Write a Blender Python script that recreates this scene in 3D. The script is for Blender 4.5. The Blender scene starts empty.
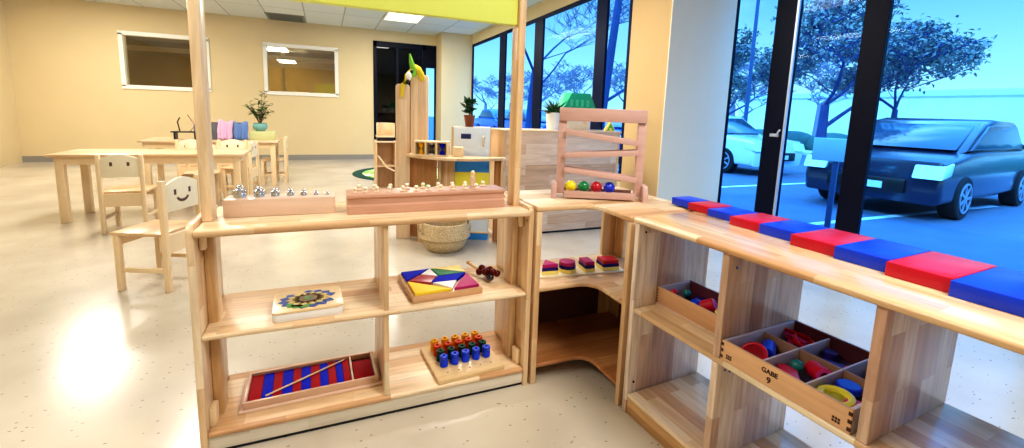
import bpy, bmesh, math, random
from mathutils import Vector, Matrix
random.seed(7)
PI = math.pi
scene = bpy.context.scene
COL = scene.collection
ORD = ['first', 'second', 'third', 'fourth', 'fifth', 'sixth', 'seventh', 'eighth', 'ninth', 'tenth', 'eleventh', 'twelfth']

# ------------------------------------------------------------------ mesh builder
class MB:
    def __init__(s):
        s.bm = bmesh.new()
    def _merge(s, b, M=None):
        if M is not None:
            bmesh.ops.transform(b, matrix=M, verts=b.verts)
        me = bpy.data.meshes.new('tmp')
        b.to_mesh(me); b.free()
        s.bm.from_mesh(me)
        bpy.data.meshes.remove(me)
        return s
    def box(s, x0, x1, y0, y1, z0, z1, bev=0.0, seg=2, M=None):
        b = bmesh.new()
        bmesh.ops.create_cube(b, size=1)
        for v in b.verts:
            v.co = Vector(((x0 + x1) / 2 + v.co.x * (x1 - x0), (y0 + y1) / 2 + v.co.y * (y1 - y0), (z0 + z1) / 2 + v.co.z * (z1 - z0)))
        if bev > 0:
            bmesh.ops.bevel(b, geom=list(b.edges), offset=min(bev, .49 * min(abs(x1 - x0), abs(y1 - y0), abs(z1 - z0))), segments=seg, profile=.5, affect='EDGES')
        return s._merge(b, M)
    def prism(s, pts, a0, a1, axis='z', bev=0.0, seg=2, M=None, capbev=True):
        """polygon extruded along an axis. z: (x,y); y: (x,z); x: (y,z)"""
        b = bmesh.new()
        def P(p, a):
            return {'z': (p[0], p[1], a), 'y': (p[0], a, p[1]), 'x': (a, p[0], p[1])}[axis]
        lo = [b.verts.new(P(p, a0)) for p in pts]
        hi = [b.verts.new(P(p, a1)) for p in pts]
        f0 = b.faces.new(lo); f1 = b.faces.new(hi)
        n = len(pts)
        for i in range(n):
            b.faces.new((lo[i], lo[(i + 1) % n], hi[(i + 1) % n], hi[i]))
        bmesh.ops.recalc_face_normals(b, faces=b.faces)
        if bev > 0:
            es = set(f0.edges) | set(f1.edges)
            bmesh.ops.bevel(b, geom=list(es), offset=bev, segments=seg, profile=.5, affect='EDGES')
        return s._merge(b, M)
    def lathe(s, prof, c=(0, 0, 0), seg=20, M=None):
        b = bmesh.new()
        rings = []
        for r, z in prof:
            if r < 1e-6:
                rings.append([b.verts.new((c[0], c[1], c[2] + z))])
            else:
                rings.append([b.verts.new((c[0] + r * math.cos(2 * PI * i / seg), c[1] + r * math.sin(2 * PI * i / seg), c[2] + z)) for i in range(seg)])
        for A, B in zip(rings, rings[1:]):
            for i in range(seg):
                j = (i + 1) % seg
                if len(A) == 1 and len(B) == 1: continue
                if len(A) == 1: b.faces.new((A[0], B[i], B[j]))
                elif len(B) == 1: b.faces.new((A[i], A[j], B[0]))
                else: b.faces.new((A[i], A[j], B[j], B[i]))
        if len(rings[0]) > 1 and prof[0] != prof[-1]: b.faces.new(rings[0])
        if len(rings[-1]) > 1 and prof[0] != prof[-1]: b.faces.new(rings[-1])
        bmesh.ops.recalc_face_normals(b, faces=b.faces)
        return s._merge(b, M)
    def cyl(s, c, r, h, seg=20, bev=0.0, M=None, r2=None):
        r2 = r if r2 is None else r2
        if bev:
            prof = [(r - bev, 0), (r, bev), (r2, h - bev), (r2 - bev, h)]
        else:
            prof = [(r, 0), (r2, h)]
        return s.lathe([(0, 0)] + prof + [(0, h)], c, seg, M)
    def sph(s, c, r, seg=16, sz=1.0, M=None):
        n = 10
        return s.lathe([(r * math.sin(PI * i / n) if 0 < i < n else 0, -r * sz * math.cos(PI * i / n)) for i in range(n + 1)], c, seg, M)
    def ring(s, c, R, r, seg=24, M=None, sz=1.0):
        n = 8
        prof = [(R + r * math.cos(2 * PI * i / n), sz * r * math.sin(2 * PI * i / n)) for i in range(n + 1)]
        return s.lathe(prof, c, seg, M)
    def tube(s, pts, radii, seg=6, M=None, closed=False):
        b = bmesh.new()
        pts = [Vector(p) for p in pts]
        if not hasattr(radii, '__len__'): radii = [radii] * len(pts)
        rings = []
        ref = Vector((.31, .17, .93))
        for i, p in enumerate(pts):
            d = (pts[min(i + 1, len(pts) - 1)] - pts[max(i - 1, 0)])
            if d.length < 1e-9: d = Vector((0, 0, 1))
            d.normalize()
            if abs(d.dot(ref)) > .95: ref = Vector((.9, .3, .1))
            u = d.cross(ref).normalized(); w = d.cross(u)
            rings.append([b.verts.new(p + radii[i] * (math.cos(2 * PI * k / seg) * u + math.sin(2 * PI * k / seg) * w)) for k in range(seg)])
        for A, B in zip(rings, rings[1:]):
            for i in range(seg):
                b.faces.new((A[i], A[(i + 1) % seg], B[(i + 1) % seg], B[i]))
        b.faces.new(rings[0]); b.faces.new(rings[-1])
        bmesh.ops.recalc_face_normals(b, faces=b.faces)
        return s._merge(b, M)
    def leaf(s, p, d, n, l, w):
        """a folded leaf blade from p along d, face normal n"""
        d = Vector(d).normalized(); n = Vector(n)
        sd = d.cross(n)
        if sd.length < 1e-4: sd = d.cross(Vector((1, 0, 0.1)))
        sd.normalize(); n = sd.cross(d)
        p = Vector(p)
        a = [p, p + d * l * .45 + sd * w / 2 + n * l * .08, p + d * l - n * l * .1, p + d * l * .45 - sd * w / 2 + n * l * .08, p + d * l * .5]
        v = [s.bm.verts.new(x) for x in a]
        s.bm.faces.new((v[0], v[1], v[4])); s.bm.faces.new((v[1], v[2], v[4]))
        s.bm.faces.new((v[2], v[3], v[4])); s.bm.faces.new((v[3], v[0], v[4]))
        return s
    def quad(s, *ps):
        s.bm.faces.new([s.bm.verts.new(p) for p in ps]); return s
    def build(s, name, m, parent=None, smooth=True, ang=40):
        me = bpy.data.meshes.new(name)
        s.bm.to_mesh(me); s.bm.free()
        o = bpy.data.objects.new(name, me); COL.objects.link(o)
        me.materials.append(m)
        if smooth and len(me.polygons):
            me.polygons.foreach_set('use_smooth', [True] * len(me.polygons))
            me.set_sharp_from_angle(angle=math.radians(ang))
        if parent is not None: o.parent = parent
        return o

def tag(o, label, cat, group=None, kind=None):
    o['label'] = label; o['category'] = cat
    if group: o['group'] = group
    if kind: o['kind'] = kind
    return o
def thing(name, label, cat, loc=(0, 0, 0), rz=0.0, group=None):
    o = bpy.data.objects.new(name, None); COL.objects.link(o)
    o.empty_display_size = .05
    o.location = loc; o.rotation_euler = (0, 0, rz)
    return tag(o, label, cat, group)
def put(o, loc, rz=0.0):
    o.location = loc; o.rotation_euler = (0, 0, rz); return o
def struct(o):
    o['kind'] = 'structure'; return o
def dup(root, loc, rz, label, group=None):
    r = root.copy(); COL.objects.link(r); r.location = loc; r.rotation_euler = (0, 0, rz); r['label'] = label
    if group: r['group'] = group
    for ch in list(root.children):
        c = ch.copy(); COL.objects.link(c); c.parent = r
        for g in list(ch.children):
            d = g.copy(); COL.objects.link(d); d.parent = c
    return r
def rot(x, y, a):
    return (x * math.cos(a) - y * math.sin(a), x * math.sin(a) + y * math.cos(a))

# ------------------------------------------------------------------ materials
def srgb(c):
    return tuple(((v / 255) / 12.92 if v / 255 <= .04045 else ((v / 255 + .055) / 1.055) ** 2.4) for v in c) + (1,)
def newmat(name):
    m = bpy.data.materials.new(name); m.use_nodes = True
    nt = m.node_tree
    return m, nt, nt.nodes['Principled BSDF']
def N(nt, t, **kw):
    n = nt.nodes.new(t)
    for k, v in kw.items():
        if k.startswith('i_'): n.inputs[k[2:].replace('_', ' ')].default_value = v
        else: setattr(n, k, v)
    return n
def plain(name, c, rough=.5, metal=0.0, var=.06, scale=25, coat=0.0, spec=.5, bump=0.0):
    m, nt, p = newmat(name)
    c = srgb(c)
    tc = N(nt, 'ShaderNodeTexCoord')
    no = N(nt, 'ShaderNodeTexNoise'); no.inputs['Scale'].default_value = scale; no.inputs['Detail'].default_value = 3
    nt.links.new(tc.outputs['Object'], no.inputs['Vector'])
    mx = N(nt, 'ShaderNodeMix', data_type='RGBA')
    mx.inputs[6].default_value = tuple(max(0, v * (1 - var)) for v in c[:3]) + (1,)
    mx.inputs[7].default_value = tuple(min(1, v * (1 + var)) for v in c[:3]) + (1,)
    nt.links.new(no.outputs['Fac'], mx.inputs[0]); nt.links.new(mx.outputs[2], p.inputs['Base Color'])
    p.inputs['Roughness'].default_value = rough; p.inputs['Metallic'].default_value = metal
    p.inputs['Specular IOR Level'].default_value = spec
    if coat: p.inputs['Coat Weight'].default_value = coat; p.inputs['Coat Roughness'].default_value = .12
    if bump:
        bp = N(nt, 'ShaderNodeBump'); bp.inputs['Strength'].default_value = bump; bp.inputs['Distance'].default_value = .01
        nt.links.new(no.outputs['Fac'], bp.inputs['Height']); nt.links.new(bp.outputs[0], p.inputs['Normal'])
    return m
def wood(name, g, w, cols, brick=(.30, .052), rough=.32, grain=.22, coat=.2, ramp=(.0, .35, .65, 1.0)):
    """glued-up staves: g = grain axis, w = axis across the staves"""
    m, nt, p = newmat(name)
    L = nt.links.new
    tc = N(nt, 'ShaderNodeTexCoord'); oi = N(nt, 'ShaderNodeObjectInfo')
    sp = N(nt, 'ShaderNodeSeparateXYZ'); L(tc.outputs['Object'], sp.inputs[0])
    off = N(nt, 'ShaderNodeMath', operation='MULTIPLY'); L(oi.outputs['Random'], off.inputs[0]); off.inputs[1].default_value = 7.3
    ad = N(nt, 'ShaderNodeMath', operation='ADD'); L(sp.outputs['XYZ'.index(g)], ad.inputs[0]); L(off.outputs[0], ad.inputs[1])
    ad2 = N(nt, 'ShaderNodeMath', operation='ADD'); L(sp.outputs['XYZ'.index(w)], ad2.inputs[0]); L(off.outputs[0], ad2.inputs[1])
    cb = N(nt, 'ShaderNodeCombineXYZ'); L(ad.outputs[0], cb.inputs[0]); L(ad2.outputs[0], cb.inputs[1])
    br = N(nt, 'ShaderNodeTexBrick'); L(cb.outputs[0], br.inputs['Vector'])
    br.offset = .37; br.squash = 1.0; br.offset_frequency = 2
    br.inputs['Color1'].default_value = (0, 0, 0, 1); br.inputs['Color2'].default_value = (1, 1, 1, 1)
    br.inputs['Mortar'].default_value = (.3, .3, .3, 1); br.inputs['Scale'].default_value = 1
    br.inputs['Mortar Size'].default_value = .0006; br.inputs['Mortar Smooth'].default_value = 0
    br.inputs['Brick Width'].default_value = brick[0]; br.inputs['Row Height'].default_value = brick[1]
    rp = N(nt, 'ShaderNodeValToRGB'); L(br.outputs['Color'], rp.inputs[0])
    e = rp.color_ramp.elements
    while len(e) < len(cols): e.new(.5)
    for i, c in enumerate(cols):
        e[i].position = ramp[i] if len(cols) == 4 else i / (len(cols) - 1); e[i].color = srgb(c)
    third = [a for a in 'XYZ' if a not in (g, w)][0]
    sc = N(nt, 'ShaderNodeVectorMath', operation='MULTIPLY'); L(tc.outputs['Object'], sc.inputs[0])
    v = [0, 0, 0]; v['XYZ'.index(g)] = 4; v['XYZ'.index(w)] = 48; v['XYZ'.index(third)] = 40
    sc.inputs[1].default_value = v
    sh = N(nt, 'ShaderNodeVectorMath', operation='ADD'); L(sc.outputs[0], sh.inputs[0])
    mu = N(nt, 'ShaderNodeVectorMath', operation='SCALE'); L(br.outputs['Color'], mu.inputs[0]); mu.inputs['Scale'].default_value = 31
    L(mu.outputs[0], sh.inputs[1])
    no = N(nt, 'ShaderNodeTexNoise'); L(sh.outputs[0], no.inputs['Vector']); no.inputs['Scale'].default_value = 1; no.inputs['Detail'].default_value = 4; no.inputs['Roughness'].default_value = .6; no.inputs['Distortion'].default_value = .4
    r2 = N(nt, 'ShaderNodeValToRGB'); L(no.outputs['Fac'], r2.inputs[0])
    r2.color_ramp.elements[0].position = .33; r2.color_ramp.elements[0].color = (1 - grain, 1 - grain * 1.15, 1 - grain * 1.3, 1)
    r2.color_ramp.elements[1].position = .62; r2.color_ramp.elements[1].color = (1, 1, 1, 1)
    mx = N(nt, 'ShaderNodeMix', data_type='RGBA', blend_type='MULTIPLY'); mx.inputs[0].default_value = 1
    L(rp.outputs[0], mx.inputs[6]); L(r2.outputs[0], mx.inputs[7]); L(mx.outputs[2], p.inputs['Base Color'])
    p.inputs['Roughness'].default_value = rough
    p.inputs['Coat Weight'].default_value = coat; p.inputs['Coat Roughness'].default_value = .15
    return m
RUB = [(208, 160, 114), (228, 192, 148), (238, 208, 168), (244, 224, 192)]
RUBP = [(200, 158, 134), (224, 194, 170), (236, 212, 190), (244, 228, 212)]
W_panel = wood('rubberwood_panel', 'Z', 'Y', RUB, (.42, .06))
W_panelX = wood('rubberwood_panel_x', 'Z', 'X', RUB, (.42, .06))
W_panelP = wood('rubberwood_panel_pink', 'Z', 'X', RUBP, (.42, .065), grain=.32)
W_plank = wood('rubberwood_plank', 'X', 'Y', RUB, (.36, .06), rough=.42, coat=.06)
W_plankY = wood('rubberwood_plank_y', 'Y', 'X', RUB, (.36, .06), rough=.22, coat=.5)
W_base = wood('plinth_wood', 'X', 'Z', [(214, 206, 190), (222, 214, 198), (228, 220, 206), (234, 228, 214)], (.5, .08), grain=.12, rough=.5)
W_baseY = wood('plinth_wood_brown', 'Y', 'Z', [(196, 148, 92), (206, 158, 102), (214, 166, 108), (222, 178, 122)], (.6, .08), grain=.3)
W_back = wood('back_board', 'X', 'Z', [(206, 170, 140), (222, 190, 162), (230, 202, 178), (238, 216, 196)], (.7, .1), grain=.2, rough=.4)
W_post = wood('post_wood', 'Z', 'Y', [(218, 176, 124), (228, 192, 144), (236, 204, 160), (242, 216, 178)], (1.2, .09), grain=.26)
W_postX = wood('post_wood_x', 'Z', 'X', [(226, 190, 152), (232, 200, 164), (238, 210, 176), (242, 220, 190)], (1.6, .07), grain=.15)
W_far = wood('birch_furniture', 'Z', 'X', [(206, 164, 116), (218, 180, 134), (226, 190, 148), (232, 200, 162)], (.5, .12), grain=.16)
W_farX = wood('birch_top', 'X', 'Y', [(214, 176, 130), (222, 186, 142), (230, 198, 158), (236, 208, 172)], (.6, .1), grain=.14)
W_pale = plain('pale_wood', (236, 208, 166), .4, var=.05, scale=40)
W_cream = plain('pale_cream_wood', (238, 226, 196), .4, var=.04, scale=40)
W_board = wood('peg_board_wood', 'X', 'Y', [(226, 196, 148), (230, 202, 156), (234, 206, 160), (238, 212, 168)], (.8, .3), grain=.14)
W_beech = wood('beech_pink', 'X', 'Z', [(210, 162, 138), (214, 166, 142), (218, 172, 148), (222, 178, 154)], (2, .5), grain=.12, rough=.3)
W_beech2 = wood('beech_pale', 'X', 'Z', [(226, 192, 170), (230, 198, 176), (232, 202, 180), (236, 206, 186)], (2, .5), grain=.1, rough=.4)
W_run = wood('ballrun_wood', 'X', 'Z', [(204, 166, 156), (208, 170, 160), (212, 174, 164), (216, 180, 170)], (2, .5), grain=.1, rough=.45)
W_boxf = wood('box_plywood', 'Y', 'Z', [(212, 164, 120), (218, 170, 126), (222, 174, 130), (226, 180, 136)], (3, .5), grain=.12, rough=.5)
W_dark = plain('dark_brown_board', (92, 58, 50), .4, var=.15)
M_boxin = plain('box_inner_plywood', (198, 190, 206), .55)
M_burn = plain('burnt_mark', (70, 44, 30), .8)
M_red = plain('red_paint', (160, 4, 22), .6, spec=.08)
M_blue = plain('blue_paint', (4, 22, 190), .6, spec=.08)
M_blueb = plain('bright_blue_paint', (12, 60, 222), .3, spec=.4)
M_redb = plain('crimson_paint', (196, 14, 46), .3, spec=.4)
M_yellow = plain('yellow_paint', (246, 212, 60), .5, spec=.3)
M_yelp = plain('pale_yellow_paint', (244, 222, 120), .4)
M_green = plain('green_paint', (0, 120, 62), .5, spec=.3)
M_white = plain('white_paint', (240, 240, 240), .4)
M_mag = plain('magenta_paint', (176, 24, 104), .5, spec=.3)
M_navy = plain('navy_paint', (44, 24, 104), .5, spec=.2)
M_brick = plain('brick_red_paint', (164, 44, 56), .35)
M_dkgreen = plain('dark_green_paint', (10, 60, 44), .5, spec=.2)
M_orange = plain('orange_red_paint', (206, 64, 12), .5, spec=.2)
M_amber = plain('amber_paint', (236, 170, 6), .5, spec=.2)
M_teal = plain('teal_paint', (20, 120, 120), .35)
M_purple = plain('purple_paint', (60, 24, 110), .4)
M_pink = plain('pink_paint', (224, 60, 150), .4)
M_chrome = plain('polished_steel', (214, 218, 226), .22, metal=1.0, var=.05)
M_darkst = plain('dark_steel', (80, 80, 96), .2, metal=1.0)
M_black = plain('black_plastic', (16, 16, 20), .4)
M_bell = plain('dark_red_bell', (92, 24, 26), .16, metal=.7)
M_frame = plain('dark_bronze_frame', (8, 22, 56), .45, var=.1, spec=.15)
M_frame2 = plain('black_frame', (6, 10, 34), .45, spec=.15)
M_alu = plain('aluminium_strip', (196, 206, 226), .35, metal=.6)
M_trimw = plain('white_trim', (242, 238, 228), .45, var=.02)
M_limegreen = plain('lime_panel', (226, 234, 112), .5, var=.03)
M_fridge = plain('white_laminate', (222, 232, 242), .3, var=.02)
M_skyblue = plain('sky_blue_laminate', (40, 140, 224), .35, var=.03)
M_lemon = plain('lemon_laminate', (236, 222, 76), .4, var=.03)
M_leaf = plain('leaf_green', (42, 96, 40), .45, var=.35, scale=30)
M_leafd = plain('dark_leaf_green', (24, 70, 36), .4, var=.35, scale=30)
M_stem = plain('stem_brown', (112, 84, 56), .7)
M_terra = plain('brown_clay', (132, 74, 50), .6, var=.1)
M_potw = plain('white_glaze', (240, 240, 238), .25, var=.02)
M_pott = plain('turquoise_glaze', (122, 176, 170), .2, var=.12)
M_soil = plain('soil', (52, 38, 30), .95, var=.3, scale=90)
M_clothl = plain('lilac_cloth', (214, 176, 204), .9, var=.12)
M_clothb = plain('blue_grey_cloth', (104, 132, 184), .9, var=.1)
M_bookd = plain('dark_grey_cover', (86, 82, 92), .6)
M_palegrn = plain('pale_green_box', (206, 208, 150), .6)
M_plushy = plain('yellow_plush', (226, 200, 50), .9, var=.15, bump=.3, scale=120)
M_plushg = plain('green_plush', (120, 180, 50), .9, var=.15, bump=.3, scale=120)
M_balls = {'yellow': plain('ball_yellow', (246, 222, 20), .3, coat=.4), 'green': plain('ball_green', (0, 130, 66), .3, coat=.4),
           'red': plain('ball_red', (190, 14, 40), .3, coat=.4), 'blue': plain('ball_blue', (14, 40, 200), .3, coat=.4)}
M_house_r = plain('green_plastic_roof', (24, 160, 118), .35)
M_housew = plain('cream_plastic', (238, 228, 206), .5)
M_lime2 = plain('lime_plastic', (90, 190, 30), .4)
M_darkgap = plain('gap_black', (14, 14, 26), .7)
M_nautral = plain('silver_hook', (200, 205, 215), .3, metal=.5)

def mat_wall(name, c):
    return plain(name, c, .75, var=.035, scale=2.5, spec=.25)
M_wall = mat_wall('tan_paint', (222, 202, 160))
M_wallw = mat_wall('pale_daylit_paint', (238, 228, 204))
M_pillar = mat_wall('tan_paint_pillar', (208, 178, 130))
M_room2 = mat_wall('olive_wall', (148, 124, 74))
M_base = plain('grey_vinyl_base', (146, 142, 134), .5)
M_asphalt = plain('asphalt', (84, 100, 124), .8, var=.25, scale=3)
M_kerb = plain('kerb_concrete', (196, 206, 214), .8)
M_line = plain('parking_line_paint', (214, 228, 240), .7)
M_bark = plain('blue_cast_bark', (52, 70, 120), .85, var=.3, scale=8)  # trunk colour takes in the blue cast of the window glass
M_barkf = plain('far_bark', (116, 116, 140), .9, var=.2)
M_dryleaf = plain('dry_leaves', (120, 130, 130), .8, var=.7, scale=2)
M_hedge = plain('hedge_green', (66, 110, 106), .9, var=.4, scale=3)
M_carw = plain('white_car_paint', (216, 228, 240), .25, coat=.8)
M_card = plain('dark_car_paint', (14, 26, 54), .25, coat=.8)
M_carb = plain('blue_car_paint', (20, 70, 170), .25, coat=.8)
M_carglass = plain('car_glass', (40, 62, 84), .1)
M_tyre = plain('tyre', (16, 18, 24), .8)
M_rim = plain('alloy_rim', (160, 176, 196), .3, metal=.5)
M_lamp = plain('headlamp', (220, 240, 255), .1)
M_bldg = plain('pale_facade', (206, 204, 196), .8, var=.15, scale=.6)
M_bldgwin = plain('facade_glazing', (92, 118, 140), .2)
M_pole = plain('painted_pole', (58, 86, 128), .5)
M_sign = plain('sign_face', (196, 224, 236), .5)

# floor: pale speckled vinyl
def mat_floor():
    m, nt, p = newmat('speckled_vinyl'); L = nt.links.new
    tc = N(nt, 'ShaderNodeTexCoord')
    n1 = N(nt, 'ShaderNodeTexNoise'); n1.inputs['Scale'].default_value = 1.6; n1.inputs['Detail'].default_value = 5; L(tc.outputs['Object'], n1.inputs[0])
    r1 = N(nt, 'ShaderNodeValToRGB'); L(n1.outputs['Fac'], r1.inputs[0])
    r1.color_ramp.elements[0].position = .3; r1.color_ramp.elements[0].color = srgb((182, 170, 152))
    r1.color_ramp.elements[1].position = .7; r1.color_ramp.elements[1].color = srgb((206, 196, 178))
    mp = N(nt, 'ShaderNodeMapping'); L(tc.outputs['Object'], mp.inputs[0]); mp.inputs['Rotation'].default_value = (0, 0, .5); mp.inputs['Scale'].default_value = (1, 2.2, 1)
    vo = N(nt, 'ShaderNodeTexVoronoi'); vo.inputs['Scale'].default_value = 21; L(mp.outputs[0], vo.inputs['Vector'])
    lt = N(nt, 'ShaderNodeMath', operation='LESS_THAN'); L(vo.outputs['Distance'], lt.inputs[0]); lt.inputs[1].default_value = .115
    sx = N(nt, 'ShaderNodeSeparateColor'); L(vo.outputs['Color'], sx.inputs[0])
    g2 = N(nt, 'ShaderNodeMath', operation='GREATER_THAN'); L(sx.outputs[0], g2.inputs[0]); g2.inputs[1].default_value = .35
    ml = N(nt, 'ShaderNodeMath', operation='MULTIPLY'); L(lt.outputs[0], ml.inputs[0]); L(g2.outputs[0], ml.inputs[1])
    m2 = N(nt, 'ShaderNodeMath', operation='MULTIPLY'); L(ml.outputs[0], m2.inputs[0]); m2.inputs[1].default_value = .8
    mx = N(nt, 'ShaderNodeMix', data_type='RGBA'); L(m2.outputs[0], mx.inputs[0]); L(r1.outputs[0], mx.inputs[6]); mx.inputs[7].default_value = srgb((104, 88, 74))
    L(mx.outputs[2], p.inputs['Base Color'])
    p.inputs['Roughness'].default_value = .2; p.inputs['Specular IOR Level'].default_value = .6
    bp = N(nt, 'ShaderNodeBump'); bp.inputs['Strength'].default_value = .06; L(n1.outputs['Fac'], bp.inputs['Height']); L(bp.outputs[0], p.inputs['Normal'])
    return m
M_floor = mat_floor()
def mat_ceiling():
    m, nt, p = newmat('ceiling_tiles'); L = nt.links.new
    tc = N(nt, 'ShaderNodeTexCoord')
    mp = N(nt, 'ShaderNodeMapping'); L(tc.outputs['Object'], mp.inputs[0]); mp.inputs['Location'].default_value = (-.1, -7.72 + 1.5 * 8, 0)
    br = N(nt, 'ShaderNodeTexBrick'); L(mp.outputs[0], br.inputs[0]); br.offset = 0; br.squash = 1
    br.inputs['Scale'].default_value = 1; br.inputs['Brick Width'].default_value = .69; br.inputs['Row Height'].default_value = 1.5
    br.inputs['Mortar Size'].default_value = .011; br.inputs['Mortar Smooth'].default_value = .1
    br.inputs['Color1'].default_value = srgb((226, 230, 228)); br.inputs['Color2'].default_value = srgb((218, 224, 222)); br.inputs['Mortar'].default_value = srgb((176, 176, 170))
    n1 = N(nt, 'ShaderNodeTexNoise'); n1.inputs['Scale'].default_value = 60; L(tc.outputs['Object'], n1.inputs[0])
    mx = N(nt, 'ShaderNodeMix', data_type='RGBA', blend_type='MULTIPLY'); mx.inputs[0].default_value = .12
    L(br.outputs['Color'], mx.inputs[6]); L(n1.outputs['Color'], mx.inputs[7]); L(mx.outputs[2], p.inputs['Base Color'])
    p.inputs['Roughness'].default_value = .9
    return m
M_ceil = mat_ceiling()
def mat_glass(name, tint, refl=.06, rough=0.0):
    m = bpy.data.materials.new(name); m.use_nodes = True; nt = m.node_tree; nt.nodes.clear(); L = nt.links.new
    tr = N(nt, 'ShaderNodeBsdfTransparent'); tr.inputs[0].default_value = tint + (1,)
    gl = N(nt, 'ShaderNodeBsdfGlossy'); gl.inputs['Roughness'].default_value = rough; gl.inputs[0].default_value = (1, 1, 1, 1)
    no = N(nt, 'ShaderNodeTexNoise'); no.inputs['Scale'].default_value = .8
    tc = N(nt, 'ShaderNodeTexCoord'); L(tc.outputs['Object'], no.inputs[0])
    ml = N(nt, 'ShaderNodeMath', operation='MULTIPLY'); L(no.outputs['Fac'], ml.inputs[0]); ml.inputs[1].default_value = refl * 2
    mx = N(nt, 'ShaderNodeMixShader'); L(ml.outputs[0], mx.inputs[0]); L(tr.outputs[0], mx.inputs[1]); L(gl.outputs[0], mx.inputs[2])
    o = N(nt, 'ShaderNodeOutputMaterial'); L(mx.outputs[0], o.inputs[0])
    return m
M_glass = mat_glass('blue_tinted_glass', (.44, .74, .95), .003)
M_glassi = mat_glass('interior_glass', (.80, .76, .60), .16)
M_glassd = mat_glass('dark_door_glass', (.02, .03, .09), .03)
M_glassc = mat_glass('clear_timer_glass', (.93, .95, .96), .05)
def mat_emit(name, c, s):
    m = bpy.data.materials.new(name); m.use_nodes = True; nt = m.node_tree; nt.nodes.clear()
    e = N(nt, 'ShaderNodeEmission'); e.inputs[0].default_value = srgb(c); e.inputs[1].default_value = s
    o = N(nt, 'ShaderNodeOutputMaterial'); nt.links.new(e.outputs[0], o.inputs[0]); return m
M_light = mat_emit('troffer_diffuser', (255, 250, 226), 1.6)
def mat_basket():
    m, nt, p = newmat('woven_seagrass'); L = nt.links.new
    tc = N(nt, 'ShaderNodeTexCoord')
    w1 = N(nt, 'ShaderNodeTexVoronoi'); w1.inputs['Scale'].default_value = 130; L(tc.outputs['Object'], w1.inputs['Vector'])
    r1 = N(nt, 'ShaderNodeValToRGB'); L(w1.outputs['Distance'], r1.inputs[0])
    r1.color_ramp.elements[0].position = .1; r1.color_ramp.elements[0].color = srgb((232, 212, 172))
    r1.color_ramp.elements[1].position = .75; r1.color_ramp.elements[1].color = srgb((186, 156, 112))
    L(r1.outputs[0], p.inputs['Base Color']); p.inputs['Roughness'].default_value = .8
    bp = N(nt, 'ShaderNodeBump'); bp.invert = True; bp.inputs['Strength'].default_value = .6; bp.inputs['Distance'].default_value = .01
    L(w1.outputs['Distance'], bp.inputs['Height']); L(bp.outputs[0], p.inputs['Normal'])
    return m
M_basket = mat_basket()
def mat_rug():
    m, nt, p = newmat('leaf_rug'); L = nt.links.new
    tc = N(nt, 'ShaderNodeTexCoord')
    vo = N(nt, 'ShaderNodeTexVoronoi'); vo.inputs['Scale'].default_value = 3.2; L(tc.outputs['Object'], vo.inputs['Vector'])
    r = N(nt, 'ShaderNodeValToRGB'); L(vo.outputs['Distance'], r.inputs[0]); r.color_ramp.interpolation = 'CONSTANT'
    e = r.color_ramp.elements; e[0].color = srgb((214, 226, 120)); e[1].position = .3; e[1].color = srgb((130, 190, 60)); e.new(.55).color = srgb((232, 240, 196))
    L(r.outputs[0], p.inputs['Base Color']); p.inputs['Roughness'].default_value = .95
    return m
M_rug = mat_rug()
M_rugedge = plain('rug_border_green', (8, 66, 48), .95, var=.2)

# ------------------------------------------------------------------ setting
H = 2.9
XR = 3.58          # far window wall plane
XN = 4.43          # near window wall plane
YB = 9.05
o = struct(MB().box(-4.6, XR + .16, 2.0, 9.2, -.06, 0).box(-4.6, XN + .16, -4.2, 2.0, -.06, 0).build('floor', M_floor, smooth=False))
o = struct(MB().box(-4.8, XR + .2, 2.3, 9.3, H, H + .15).box(-4.8, XN + .2, -4.4, 2.3, H, H + .15).build('ceiling', M_ceil, smooth=False))
# back wall with two interior windows and a doorway
def wall_with_holes(mb, x0, x1, y0, y1, z0, z1, holes):
    xs = sorted({x0, x1} | {h[0] for h in holes} | {h[1] for h in holes})
    for a, b in zip(xs, xs[1:]):
        cuts = sorted([(h[2], h[3]) for h in holes if h[0] <= a + 1e-6 and h[1] >= b - 1e-6])
        z = z0
        for c0, c1 in cuts:
            if c0 > z + 1e-6: mb.box(a, b, y0, y1, z, c0)
            z = c1
        if z < z1 - 1e-6: mb.box(a, b, y0, y1, z, z1)
WIN1 = (-.70, .67, 1.42, 2.39); WIN2 = (-3.05, -1.70, 1.42, 2.39); DOOR = (1.44, 2.89, 0, 2.66)
mb = MB(); wall_with_holes(mb, -4.6, XR + .16, YB, YB + .14, 0, H, [WIN1, WIN2, DOOR]); struct(mb.build('wall_back', M_wall, smooth=False))
struct(MB().box(-4.74, -4.6, -4.2, 9.2, 0, H).build('wall_left', M_wall, smooth=False))
struct(MB().box(-4.6, 4.6, -4.34, -4.2, 0, H).build('wall_front', M_wall, smooth=False))
struct(MB().box(2.87, XR, 8.5, YB, 0, H).build('wall_corner', M_wall, smooth=False))
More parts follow.
